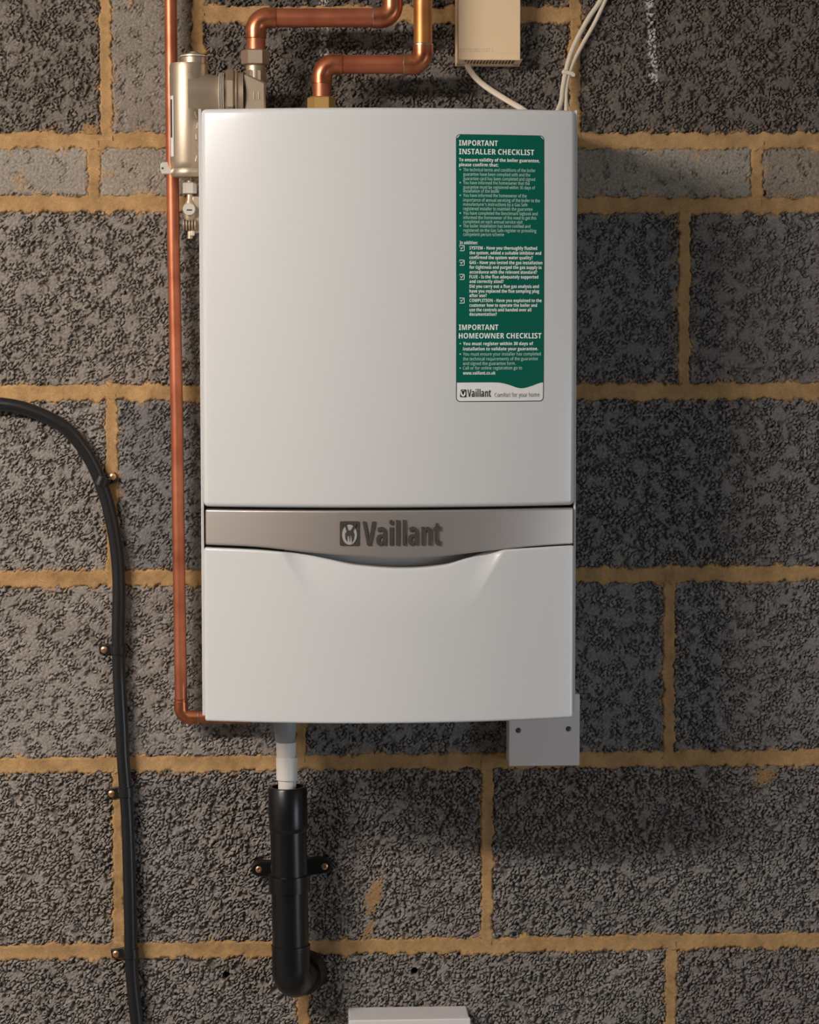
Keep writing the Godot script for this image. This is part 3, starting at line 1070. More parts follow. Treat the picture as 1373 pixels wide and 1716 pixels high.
	part("list_print", lm, M.print_pale, sticker, "small pale print with bullets")
	for y in [415.5, 439.8, 463.6, 503.2]:
		var cb := MB.new()
		var p := pix(773.4, y)
		var up := func(_x: float) -> float: return lift.call(p.x, p.y)
		for s in [-1.0, 1.0]:
			cb.rbox(Vector3(p.x + s * 0.0028, p.y, ZE + up.call(0) + 0.00045), Vector3(0.0007, 0.0063, 0.0001), 0.00004, 1)
			cb.rbox(Vector3(p.x, p.y + s * 0.0028, ZE + up.call(0) + 0.00045), Vector3(0.0063, 0.0007, 0.0001), 0.00004, 1)
		cb.prism(PackedVector2Array([p + Vector2(-0.0017, 0.0004), p + Vector2(-0.0011, 0.0009), p + Vector2(-0.0004, -0.0004), p + Vector2(0.0018, 0.0022), p + Vector2(0.0021, 0.0017), p + Vector2(-0.0004, -0.0016)]), ZE + 0.0003, ZE + 0.0005, 0.0, up)
		part("tick_box", cb, M.print_white, sticker)
	var lg := MB.new()
	words(lg, ["Vaillant", 783.5, 823.5, 658.8], bold, 12.6, lift)
	part("logo_print", lg, M.print_dark, sticker, "dark maker name print")
	var le := MB.new()
	var lp := pix(776, 659)
	var lup := func(_x: float) -> float: return lift.call(lp.x, lp.y)
	le.prism(round_rect(lp - Vector2(0.0034, 0.0042), lp + Vector2(0.0034, 0.0042), 0.0006), ZE + 0.0002, ZE + 0.0004, 0.0, lup)
	part("logo_square", le, M.print_dark, sticker)
	var lo := MB.new()
	lo.prism(arc_poly(lp, Vector2(0.0026, 0.0034)), ZE + 0.0003, ZE + 0.0005, 0.0, lup)
	part("logo_oval", lo, M.sticker_white, sticker)
	var lf := MB.new()
	lf.prism(PackedVector2Array([lp + Vector2(-0.0018, 0.0028), lp + Vector2(0, 0.0008), lp + Vector2(0.0018, 0.0028), lp + Vector2(0.0012, 0), lp + Vector2(0, -0.0022), lp + Vector2(-0.0012, 0)]), ZE + 0.0005, ZE + 0.0006, 0.0, lup)
	part("logo_figure", lf, M.print_dark, sticker)
	var sl := MB.new()
	words(sl, ["Comfort for your home", 830, 907.5, 662], plain, 7.0, lift)
	part("slogan_print", sl, M.print_grey, sticker, "thin grey slogan print")

# sticker places are measured on its own face, in units of its print grid
func pix(gx: float, gy: float) -> Vector2:
	var a := Vector2(-0.05957, 1.59571)
	var b := Vector2(0.03845, 1.88604)
	return Vector2(lerpf(a.x, b.x, (gx - 764.0) / 151.0), lerpf(a.y, b.y, (673.5 - gy) / 448.0))

func words(m: MB, l: Array, font: Font, cap: float, lift: Callable) -> void:
	var u := 0.00065
	var p := pix(l[1], l[3] + cap * 0.5)
	var q := pix(l[2], l[3])
	m.append_text(l[0], font, p, q.x - p.x, cap * u, ZE + 0.0005, 0.0, func(x: float) -> float: return lift.call(x, p.y))

# a thin film lying on the bowed panel; low cuts it off along a curve, rim leaves only a border
func sheet(m: MB, a: Vector2, b: Vector2, r: float, up: float, lift: Callable, low, rim := 0.0) -> void:
	var rows := 40
	var cols := 24
	if rim > 0.0:
		var o := round_rect(a, b, r, 8)
		var i := round_rect(a + Vector2.ONE * rim, b - Vector2.ONE * rim, r - rim, 8)
		var k := o.size()
		for s in k:
			for t in 10:
				var p0 := o[s].lerp(o[(s + 1) % k], t / 10.0)
				var p1 := o[s].lerp(o[(s + 1) % k], (t + 1) / 10.0)
				var q0 := i[s].lerp(i[(s + 1) % k], t / 10.0)
				var q1 := i[s].lerp(i[(s + 1) % k], (t + 1) / 10.0)
				var ids := []
				for p in [p0, p1, q1, q0]:
					ids.append(m.add(Vector3(p.x, p.y, ZE + up + lift.call(p.x, p.y)), Vector3(0, 0, 1)))
				m.quad(ids[0], ids[1], ids[2], ids[3])
		return
	for j in rows + 1:
		for i in cols + 1:
			var x := lerpf(a.x, b.x, float(i) / cols)
			# column ends follow the rounded corners
			var dx := maxf(0.0, maxf(a.x + r - x, x - (b.x - r)))
			var cut := r - sqrt(maxf(0.0, r * r - dx * dx))
			var lo: float = a.y + cut if low == null else low.call(x)
			var y := lerpf(lo, b.y - cut, float(j) / rows)
			var e := 0.0005
			var z: float = ZE + up + 0.00006 + lift.call(x, y)
			var nn := Vector3(-(lift.call(x + e, y) - lift.call(x - e, y)) / (2 * e), -(lift.call(x, y + e) - lift.call(x, y - e)) / (2 * e), 1).normalized()
			m.add(Vector3(x, y, z), nn)
	for j in rows:
		for i in cols:
			var k := j * (cols + 1) + i
			m.quad(k, k + 1, k + cols + 2, k + cols + 1)

# ---------------------------------------------------------------- nickel filter beside the boiler
func hexnut(at: Vector3, axis: Vector3, r: float, len: float) -> MB:
	var m := MB.new()
	m.lathe(at, axis, [Vector2(0.0, 0.0), Vector2(r * 0.86, 0.0), Vector2(r, r * 0.1), Vector2(r, len - r * 0.1), Vector2(r * 0.86, len), Vector2(0.0, len)], 6, true)
	return m

func build_filter() -> void:
	var z := 0.075
	var c := Vector3(-0.3549, 1.9171, 0.0750)
	var up := Vector3(0, 1, 0)
	var t := thing("system_filter", "brushed nickel system filter cylinder beside the boiler's upper corner", "filter", Vector3(c.x, 1.8589, z))
	var r := 0.02227
	var y0 := 1.8596
	var y1 := 1.9806
	var b := MB.new()
	b.lathe(Vector3(c.x, y0, z), up, [Vector2(0, -0.006), Vector2(r * 0.45, -0.006), Vector2(r * 0.75, -0.0045), Vector2(r * 0.93, 0.001), Vector2(r, 0.008), Vector2(r, y1 - y0 - 0.003), Vector2(r * 0.96, y1 - y0), Vector2(0, y1 - y0)], 48)
	part("body", b, M.nickel, t)
	var lip := MB.new()
	lip.lathe(Vector3(c.x, y0 - 0.009, z), up, [Vector2(0, 0), Vector2(r * 0.9, 0), Vector2(r * 0.97, 0.003), Vector2(r * 0.97, 0.007), Vector2(r * 0.9, 0.01)], 48)
	part("end_plug", lip, M.nickel, t)
	var cap := MB.new()
	var cc := Vector3(-0.3489, 1.9820, 0.0750)
	cap.lathe(Vector3(cc.x, y1 - 0.001, z), up, [Vector2(0.01462, 0), Vector2(0.01462, 0.008), Vector2(0.01322, 0.0085), Vector2(0.01322, 0.011), Vector2(0.01114, 0.0125), Vector2(0.00557, 0.0125), Vector2(0.00487, 0.0145), Vector2(0, 0.0145)], 36)
	part("top_cap", cap, M.nickel, t)
	var ring := MB.new()
	ring.lathe(Vector3(cc.x, y1 + 0.0075, z), up, [Vector2(0.01392, 0), Vector2(0.01566, 0.0004), Vector2(0.01566, 0.0016), Vector2(0.01392, 0.002)], 36)
	part("cap_ring", ring, M.chrome, t)
	# branch towards the boiler with union and elbow
	var rt := Vector3(1, 0, 0)
	var by := 1.9446
	var br := MB.new()
	br.lathe(Vector3(c.x, by, z), rt, [Vector2(0.02784, 0), Vector2(0.02505, 0.02088), Vector2(0.02227, 0.03132), Vector2(0.02227, 0.04176)], 40)
	part("branch", br, M.nickel, t)
	for k in 3:
		var th := MB.new()
		th.lathe(Vector3(-0.3203 + k * 0.0022, by, z), rt, [Vector2(0.02088, 0), Vector2(0.02645, 0.0004), Vector2(0.02645, 0.0012), Vector2(0.02088, 0.0018)], 40)
		part("thread", th, M.chrome, t)
	part("union_nut", hexnut(Vector3(-0.3134, by, z), rt, 0.02993, 0.01253), M.nickel, t)
	var fl := MB.new()
	fl.lathe(Vector3(-0.3017, by, z), rt, [Vector2(0.02088, 0), Vector2(0.02923, 0.0005), Vector2(0.02923, 0.0022), Vector2(0.02645, 0.003), Vector2(0.02645, 0.00974), Vector2(0.02088, 0.00974)], 40)
	part("flange", fl, M.nickel, t)
	# elbow body: chamfered block sloping down to the right
	var el := MB.new()
	var hexp := [Vector2(-0.29057, 1.96656), Vector2(-0.28712, 1.96726), Vector2(-0.26651, 1.95779), Vector2(-0.26612, 1.89687), Vector2(-0.29095, 1.89679)]
	var pp := PackedVector2Array(hexp)
	el.prism(pp, z - 0.02, z + 0.02, 0.002)
	part("elbow_body", el, M.nickel, t)
	for k in 2:
		var rb := MB.new()
		rb.rbox(Vector3(-0.2795 + k * 0.0055, 1.9429, z + 0.02), Vector3(0.0012, 0.009, 0.0014), 0.0004, 1)
		part("cast_mark", rb, M.nickel, t)
	var nk := MB.new()
	var nx := -0.2781
	nk.lathe(Vector3(nx, 1.9516, z), up, [Vector2(0.01114, 0), Vector2(0.01114, 0.03201)], 28)
	part("neck", nk, M.nickel, t)
	part("neck_hexagon", hexnut(Vector3(nx, 1.9584, z), up, 0.01253, 0.01531), M.nickel, t)
	part("hexagon_nut", hexnut(Vector3(nx, 1.9789, z), up, 0.01636, 0.01809), M.nickel, t)
	# raised cast lettering strokes down the flank
	for k in 7:
		var cm := MB.new()
		var a := deg_to_rad(24.0 + (k % 2) * 4.0)
		var yy := 1.9455 - k * 0.0125
		cm.rbox(Vector3(c.x + sin(a) * r, yy, z + cos(a) * r), Vector3(0.003, 0.008, 0.0026), 0.0006, 1, Basis.from_euler(Vector3(0, a, 0.25 * ((k * 7) % 3 - 1))))
		part("cast_letter", cm, M.nickel, t)
	for k in 2:
		var nm := MB.new()
		var a := deg_to_rad(4.0)
		nm.rbox(Vector3(c.x + sin(a) * r, 1.9708 - k * 0.0028, z + cos(a) * r), Vector3(0.005, 0.0009, 0.002), 0.0003, 1, Basis.from_euler(Vector3(0, 0, -0.7)))
		part("cast_notch", nm, M.nickel, t)
	# label on the outer side
	var lb := MB.new()
	var lk := MB.new()
	for q in [[lb, 0.0004, 160.0, 262.0, -68.0, -50.0], [lk, 0.0008, 166.0, 230.0, -64.0, -56.0]]:
		var m: MB = q[0]
		var ya := pipe_y(q[2])
		var yb := pipe_y(q[3])
		for k in 9:
			var a := deg_to_rad(lerpf(q[4], q[5], k / 8.0))
			var o := Vector3(sin(a), 0, cos(a))
			m.add(Vector3(c.x, yb, z) + o * (r + q[1]), o)
			m.add(Vector3(c.x, ya, z) + o * (r + q[1]), o)
			if k:
				m.quad(2 * k - 2, 2 * k - 1, 2 * k + 1, 2 * k)
	part("label", lb, M.white_plastic, t, "pale printed label")
	part("label_print", lk, M.print_dark, t)
	# fixing lug at the foot
	var lug := MB.new()
	lug.prism(PackedVector2Array([Vector2(-0.38825, 1.86497), Vector2(-0.38616, 1.86772), Vector2(-0.37997, 1.86774), Vector2(-0.37795, 1.86226), Vector2(-0.37385, 1.85816), Vector2(-0.37389, 1.85405), Vector2(-0.38627, 1.85401), Vector2(-0.38830, 1.85812)]), z + 0.0, z + 0.004, 0.0008)
	part("lug", lug, M.chrome, t)
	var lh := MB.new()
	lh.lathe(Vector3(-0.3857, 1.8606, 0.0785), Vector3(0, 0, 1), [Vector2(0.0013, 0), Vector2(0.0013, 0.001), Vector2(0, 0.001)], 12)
	part("lug_hole_shade", lh, M.painted_shade, t)  # dark disc on the lug, painted in place of a hole's shade
	# drain cock below
	var dx := -0.3547
	var sp := MB.new()
	sp.lathe(Vector3(dx, 1.7799, z), up, [Vector2(0, 0), Vector2(0.0032, 0), Vector2(0.0032, 0.07656)], 16)
	part("drain_stem", sp, M.nickel, t)
	part("drain_nut", hexnut(Vector3(dx, 1.8314, z), up, 0.00800, 0.01322), M.chrome, t)
	var vb := MB.new()
	vb.lathe(Vector3(dx, 1.8005, z), up, [Vector2(0, 0), Vector2(0.00626, 0), Vector2(0.00731, 0.004), Vector2(0.00731, 0.018), Vector2(0.00418, 0.024), Vector2(0.00348, 0.03)], 24)
	part("valve_body", vb, M.nickel, t)
	var vs := MB.new()
	vs.lathe(Vector3(-0.3553, 1.8133, 0.0820), Vector3(0, 0, 1), [Vector2(0.00730, 0), Vector2(0.00730, 0.005), Vector2(0.00660, 0.006), Vector2(0, 0.006)], 24)
	var vsp := part("valve_screw", vs, M.chrome, t, "round slotted screw")
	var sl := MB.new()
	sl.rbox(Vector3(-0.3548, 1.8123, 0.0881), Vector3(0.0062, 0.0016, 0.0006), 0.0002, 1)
	part("screw_slot_shade", sl, M.painted_shade, vsp)  # dark bar laid on the head, a slot's shade as colour
	var vo := MB.new()
	vo.rbox(Vector3(-0.3468, 1.8075, 0.0720), Vector3(0.011, 0.043, 0.012), 0.002, 2)
	part("valve_block", vo, M.nickel, t)
	for k in 5:
		var tr := MB.new()
		tr.lathe(Vector3(-0.3632 + k * 0.0033, 1.7956, 0.078), rt, [Vector2(0.003, 0), Vector2(0.00695, 0.0004), Vector2(0.00695, 0.0022), Vector2(0.003, 0.0028)], 20)
		part("outlet_ring", tr, M.nickel, t)
	var tip := MB.new()
	tip.lathe(Vector3(-0.3519, 1.7825, 0.0780), up, [Vector2(0, 0), Vector2(0.0026, 0.001), Vector2(0.003, 0.003), Vector2(0.003, 0.006), Vector2(0, 0.007)], 14)
	part("drain_tip", tip, M.chrome, t)

func pipe_y(gy: float) -> float:
	return lerpf(1.9837, 1.8477, (gy - 100.0) / 200.0)

# ---------------------------------------------------------------- copper
func ring_at(t: Node3D, called: String, at: Vector3, axis: Vector3, r: float, len: float, m: Material) -> void:
	var b := MB.new()
	b.lathe(at - axis.normalized() * len * 0.5, axis, [Vector2(r * 0.92, 0), Vector2(r, len * 0.25), Vector2(r, len * 0.75), Vector2(r * 0.92, len)], 28)
	part(called, b, m, t)

func tube_part(t: Node3D, called: String, pts: Array, r: float, m: Material, segs := 40) -> void:
	var b := MB.new()
	b.tube(pts, r, segs)
	part(called, b, m, t)

func elbow_part(t: Node3D, a: Vector3, corner: Vector3, b: Vector3, r: float, reach: float) -> void:
	var u := (a - corner).normalized()
	var w := (b - corner).normalized()
	var pts := [corner + u * (reach + 0.008)]
	pts += bend(a, corner, b, reach, 10)
	pts.append(corner + w * (reach + 0.008))
	tube_part(t, "elbow", pts, r, M.copper_fitting)

func build_pipes() -> void:
	# slim gas pipe down the left
	var t := thing("copper_gas_pipe", "slim upright copper pipe running down the boiler's side", "pipe", Vector3(-0.3713, 1.2138, 0.0300))
	var r := 0.0075
	var top := Vector3(-0.3780, 2.1004, 0.0300)
	var mid := Vector3(-0.3757, 1.7605, 0.0300)
	var c1 := Vector3(-0.3706, 1.2131, 0.0300)
	var c2 := Vector3(-0.2881, 1.2123, 0.0300)
	var d1 := (top - c1).normalized()
	tube_part(t, "pipe", [top, Vector3(-0.3770, 2.0591, 0.0300), Vector3(-0.3766, 1.9207, 0.0300), mid, Vector3(-0.3733, 1.5707, 0.0300), Vector3(-0.3716, 1.3220, 0.0300), c1 + d1 * 0.018], r, M.copper)
	tube_part(t, "pipe", [c1 + Vector3(0.018, 0, 0), c2], r, M.copper)
	elbow_part(t, top, c1, c2, r + 0.0009, 0.011)
	ring_at(t, "solder_ring", c1 + d1 * 0.0215, d1, r + 0.0012, 0.002, M.copper_fitting)
	ring_at(t, "solder_ring", c1 + Vector3(0.02, 0, 0), Vector3(1, 0, 0), r + 0.0012, 0.002, M.solder)
	tube_part(t, "pipe", [c2 - Vector3(0.001, 0, 0), c2 + Vector3(0.012, 0.006, 0.0), c2 + Vector3(0.018, 0.03, 0.0)], r, M.copper)
	# stepped pipe rising from the filter
	var R := 0.0109
	var z := 0.075
	t = thing("copper_flow_pipe", "copper pipe stepping up from the nickel filter's hexagon nut", "pipe", Vector3(-0.2773, 1.9939, 0.0750))
	var a := Vector3(-0.2774, 1.9926, 0.0750)
	var b := Vector3(-0.2771, 2.0334, 0.0750)
	var c := Vector3(-0.1193, 2.0344, 0.0750)
	var d := Vector3(-0.1192, 2.1025, 0.0750)
	tube_part(t, "pipe", [a, b + Vector3(0, -0.02, 0)], R, M.copper)
	tube_part(t, "pipe", [b + Vector3(0.02, 0, 0), c + Vector3(-0.02, 0, 0)], R, M.copper)
	tube_part(t, "pipe", [c + Vector3(0, 0.02, 0), d], R, M.copper)
	elbow_part(t, a, b, c, R + 0.0011, 0.014)
	elbow_part(t, b, c, d, R + 0.0011, 0.014)
	ring_at(t, "solder_ring", b + Vector3(0, -0.0225, 0), Vector3(0, 1, 0), R + 0.0013, 0.0025, M.copper_fitting)
	ring_at(t, "solder_ring", b + Vector3(0.0225, 0, 0), Vector3(1, 0, 0), R + 0.0013, 0.0015, M.copper_fitting)
	ring_at(t, "solder_ring", c + Vector3(-0.0225, 0, 0), Vector3(1, 0, 0), R + 0.0013, 0.002, M.solder)
	# second stepped pipe into the boiler's top
	t = thing("copper_return_pipe", "copper pipe stepping up from the brass nut on the boiler top", "pipe", Vector3(-0.2018, 1.9314, 0.0750))
	a = Vector3(-0.2018, 1.9074, 0.0750)
	b = Vector3(-0.2009, 1.9807, 0.0750)
	c = Vector3(-0.0840, 1.9812, 0.0750)
	d = Vector3(-0.0840, 2.1028, 0.0750)
	tube_part(t, "pipe", [a, b + Vector3(0, -0.018, 0)], R, M.copper)
	tube_part(t, "pipe", [b + Vector3(0.02, 0, 0), c + Vector3(-0.02, 0, 0)], R, M.copper)
	tube_part(t, "pipe", [c + Vector3(0, 0.02, 0), d], R, M.copper_gold)
	elbow_part(t, a, b, c, R + 0.0011, 0.014)
	elbow_part(t, b, c, d, R + 0.0011, 0.014)
	ring_at(t, "solder_ring", b + Vector3(0.0225, 0, 0), Vector3(1, 0, 0), R + 0.0013, 0.002, M.copper_fitting)
	ring_at(t, "solder_ring", c + Vector3(-0.0225, 0, 0), Vector3(1, 0, 0), R + 0.0013, 0.002, M.solder)
	ring_at(t, "solder_ring", c + Vector3(0, 0.0225, 0), Vector3(0, 1, 0), R + 0.0013, 0.003, M.solder)
	part("brass_nut", hexnut(Vector3(-0.2018, 1.9177, 0.0750), Vector3(0, 1, 0), 0.01636, 0.02575), M.brass, t, "brass hexagon nut")

# ---------------------------------------------------------------- beige room thermostat
func build_thermostat() -> void:
	var t := thing("room_thermostat", "beige slotted sensor box above the boiler", "thermostat", Vector3(-0.0013, 1.9894, 0.0000))
	var z := 0.032
	var a := Vector2(-0.03960, 1.99113)
	var b := Vector2(0.03369, 2.15134)
	var cv := MB.new()
	cv.rbox(Vector3((a.x + b.x) * 0.5, (a.y + b.y) * 0.5, 0.0305), Vector3(b.x - a.x, b.y - a.y, 0.003), 0.0012, 3)
	for e in [a.x + 0.001, b.x - 0.001]:
		cv.rbox(Vector3(e, (a.y + b.y) * 0.5 + 0.001, 0.0195), Vector3(0.002, b.y - a.y - 0.002, 0.021), 0.0006, 2)
	part("cover", cv, M.beige, t)
	var p0 := Vector2(-0.04140, 1.98666)
	var p1 := Vector2(0.03531, 2.15866)
	var bs := MB.new()
	bs.prism(PackedVector2Array([p0, Vector2(p1.x, p0.y), p1, Vector2(p0.x, p1.y)]), 0.001, 0.0095, 0.001)
	# sloping skirt between base and cover
	var q0 := Vector3(p0.x + 0.0008, p0.y + 0.0008, 0.0095)
	var q1 := Vector3(p1.x - 0.0008, p0.y + 0.0008, 0.0095)
	var q2 := Vector3(b.x - 0.001, a.y + 0.0015, 0.029)
	var q3 := Vector3(a.x + 0.001, a.y + 0.0015, 0.029)
	var nn := (q1 - q0).cross(q3 - q0).normalized()
	part("base_plate", bs, M.beige, t)
	# bars of the vent: the gaps between them open into the hollow cover
	var slope := q3 - q0
	var bas := Basis(Vector3(1, 0, 0), slope.normalized(), nn)
	var full := q1.x - q0.x
	var gaps := 16
	var pitch := 0.8 * full / gaps
	var start := q0.x + 0.09 * full
	var grille := MB.new()
	grille.rbox(q0 + slope * 0.11 + Vector3(full * 0.5, 0, 0), Vector3(full, slope.length() * 0.22, 0.001), 0.0003, 1, bas)
	grille.rbox(Vector3((q0.x + start) * 0.5, 0, 0) + Vector3(0, q0.y, q0.z) + slope * 0.5, Vector3(start - q0.x, slope.length(), 0.001), 0.0003, 1, bas)
	var stop := start + pitch * gaps
	grille.rbox(Vector3((q1.x + stop) * 0.5, 0, 0) + Vector3(0, q0.y, q0.z) + slope * 0.5, Vector3(q1.x - stop, slope.length(), 0.001), 0.0003, 1, bas)
	part("vent_rail", grille, M.beige, t)
	for k in gaps - 1:
		var bar := MB.new()
		bar.rbox(Vector3(start + pitch * (k + 1), q0.y, q0.z) + slope * 0.62, Vector3(pitch * 0.4, slope.length() * 0.84, 0.001), 0.0003, 1, bas)
		part("vent_bar", bar, M.beige, t)
	var fnt := SystemFont.new()
	fnt.font_names = PackedStringArray(["Droid Sans"])
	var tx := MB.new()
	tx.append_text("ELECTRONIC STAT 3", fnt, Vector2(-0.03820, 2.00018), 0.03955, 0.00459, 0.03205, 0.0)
	part("shaded_lettering", tx, M.beige_text_shade, t)  # flat text; shade of the moulding is put into its darker beige
	var pl := MB.new()
	pl.rbox(Vector3(0.0171, 2.0022, 0.0321), Vector3(0.02684, 0.00494, 0.0004), 0.00015, 1)
	part("moulded_panel", pl, M.beige, t)

# ---------------------------------------------------------------- cables
func build_cables() -> void:
	# flat flex from the thermostat to the boiler
	var t := thing("thermostat_flex", "flat cream flex from the beige sensor box to the boiler", "cable", Vector3(-0.0263, 1.9855, 0.0100))
	var m := MB.new()
	m.tube(curve([Vector3(-0.0303, 1.9978, 0.0060), Vector3(-0.0257, 1.9832, 0.0120), Vector3(-0.0164, 1.9698, 0.0200), Vector3(-0.0031, 1.9577, 0.0300), Vector3(0.0168, 1.9432, 0.0450), Vector3(0.0364, 1.9295, 0.0600), Vector3(0.0494, 1.9156, 0.0700)], 8), 0.0036, 16, 0.6)
	part("sheath", m, M.flex, t)
	# twin white cables held by a tie
	for k in 2:
		t = thing("white_cable", ["outer white cable of the tied pair above the boiler's corner", "inner white cable of the tied pair above the boiler's corner"][k], "cable", Vector3(0.0810, 1.9319, 0.0500))
		m = MB.new()
		if k == 0:
			m.tube(curve([Vector3(0.1481, 2.1005, 0.0060), Vector3(0.1340, 2.0688, 0.0060), Vector3(0.1162, 2.0420, 0.0070), Vector3(0.1025, 2.0171, 0.0090), Vector3(0.0944, 1.9978, 0.0120), Vector3(0.0891, 1.9785, 0.0150), Vector3(0.0849, 1.9582, 0.0220), Vector3(0.0819, 1.9420, 0.0300), Vector3(0.0737, 1.9251, 0.0400)], 8), 0.0028, 16)
		else:
			m.tube(curve([Vector3(0.1527, 2.0994, 0.0040), Vector3(0.1370, 2.0641, 0.0050), Vector3(0.1243, 2.0373, 0.0050), Vector3(0.1099, 2.0124, 0.0070), Vector3(0.0996, 1.9931, 0.0100), Vector3(0.0928, 1.9744, 0.0140), Vector3(0.0891, 1.9547, 0.0220), Vector3(0.0883, 1.9379, 0.0300), Vector3(0.0872, 1.9182, 0.0400)], 8), 0.0024, 16)
		part("sheath", m, M.flex, t)
	t = thing("cable_tie", "small white tie binding the two white cables together", "cable tie", Vector3(0.0922, 1.9780, 0.0130))
	m = MB.new()
	m.rbox(Vector3(0.0920, 1.9782, 0.0145), Vector3(0.0145, 0.0052, 0.0105), 0.0018, 3, Basis.from_euler(Vector3(0, 0, -0.22)))
	part("strap", m, M.flex, t)
	m = MB.new()
	m.rbox(Vector3(0.0982, 1.9756, 0.0165), Vector3(0.0045, 0.0042, 0.006), 0.001, 2, Basis.from_euler(Vector3(0, 0, -0.22)))
	part("tie_head", m, M.flex, t)
	# heavy black cable
	t = thing("black_cable", "thick black cable curving down the block wall left of the copper pipe", "cable", Vector3(-0.4273, 0.8327, 0.0000))
	var zc := 0.0115
	m = MB.new()
	m.tube(curve([Vector3(-0.6462, 1.5863, 0.0115), Vector3(-0.6111, 1.5883, 0.0115), Vector3(-0.5830, 1.5869, 0.0115), Vector3(-0.5578, 1.5826, 0.0115), Vector3(-0.5339, 1.5740, 0.0115), Vector3(-0.5157, 1.5647, 0.0115), Vector3(-0.5010, 1.5534, 0.0115), Vector3(-0.4850, 1.5334, 0.0115), Vector3(-0.4725, 1.5113, 0.0115), Vector3(-0.4635, 1.4885, 0.0115), Vector3(-0.4560, 1.4636, 0.0115), Vector3(-0.4499, 1.4328, 0.0115), Vector3(-0.4459, 1.4014, 0.0115), Vector3(-0.4445, 1.3634, 0.0115), Vector3(-0.4456, 1.3275, 0.0115), Vector3(-0.4459, 1.2952, 0.0115), Vector3(-0.4451, 1.2556, 0.0115), Vector3(-0.4428, 1.2014, 0.0115), Vector3(-0.4414, 1.1616, 0.0115), Vector3(-0.4385, 1.1196, 0.0115), Vector3(-0.4364, 1.0774, 0.0115), Vector3(-0.4354, 1.0308, 0.0115), Vector3(-0.4345, 0.9724, 0.0115), Vector3(-0.4341, 0.9285, 0.0115), Vector3(-0.4327, 0.8918, 0.0115), Vector3(-0.4287, 0.8477, 0.0115), Vector3(-0.4234, 0.7998, 0.0115)], 6), 0.0079, 24)
	part("sheath", m, M.cable, t)
	var clips := [
		[Vector3(-0.4635, 1.4949, 0.0115), Vector3(-0.4511, 1.4999, 0.0000), -0.35, "black cable clip screwed at the foot of the cable's bend"],
		[Vector3(-0.4459, 1.2930, 0.0115), Vector3(-0.4634, 1.2917, 0.0000), 0.0, "black cable clip screwed into a block face below the bend"],
		[Vector3(-0.4385, 1.1203, 0.0115), Vector3(-0.4561, 1.1169, 0.0000), 0.06, "black cable clip screwed beside an upright mortar joint"],
		[Vector3(-0.4338, 0.9234, 0.0115), Vector3(-0.4525, 0.9207, 0.0000), 0.06, "black cable clip screwed on the lowest level mortar joint"]]
	for q in clips:
		var at: Vector3 = q[0]
		var sc: Vector3 = q[1]
		var cl := thing("cable_clip", q[3], "clip", Vector3(sc.x, sc.y, 0.0), "black cable clips")
		var rot := Basis.from_euler(Vector3(0, 0, q[2]))
		var bd := MB.new()
		bd.lathe(at - rot * Vector3(0, 0.006, 0), rot * Vector3(0, 1, 0), [Vector2(0.008, 0), Vector2(0.0096, 0.0005), Vector2(0.0096, 0.0115), Vector2(0.008, 0.012)], 28)
		part("band", bd, M.cable, cl)
		var dirx := signf(sc.x - at.x)
		var tb := MB.new()
		var mid := (Vector3(at.x + dirx * 0.006, at.y, 0) + Vector3(sc.x, sc.y, 0)) * 0.5
		tb.rbox(Vector3((mid.x * 2 + dirx * 0.005) * 0.5, mid.y, 0.0035), Vector3(absf(sc.x - at.x) + 0.001, 0.0115, 0.0035), 0.0015, 2, Basis.from_euler(Vector3(0, 0, atan2((sc.y - at.y) * dirx, absf(sc.x - at.x)))))
		part("tab", tb, M.cable, cl)
		var sw := MB.new()
		sw.lathe(Vector3(sc.x, sc.y, 0.005), Vector3(0, 0, 1), [Vector2(0.0042, 0), Vector2(0.0042, 0.0006), Vector2(0.0032, 0.0014), Vector2(0.0012, 0.0018), Vector2(0.0012, 0.001), Vector2(0, 0.001)], 18)
		part("screw", sw, M.screw_brass, cl, "brass screw head")

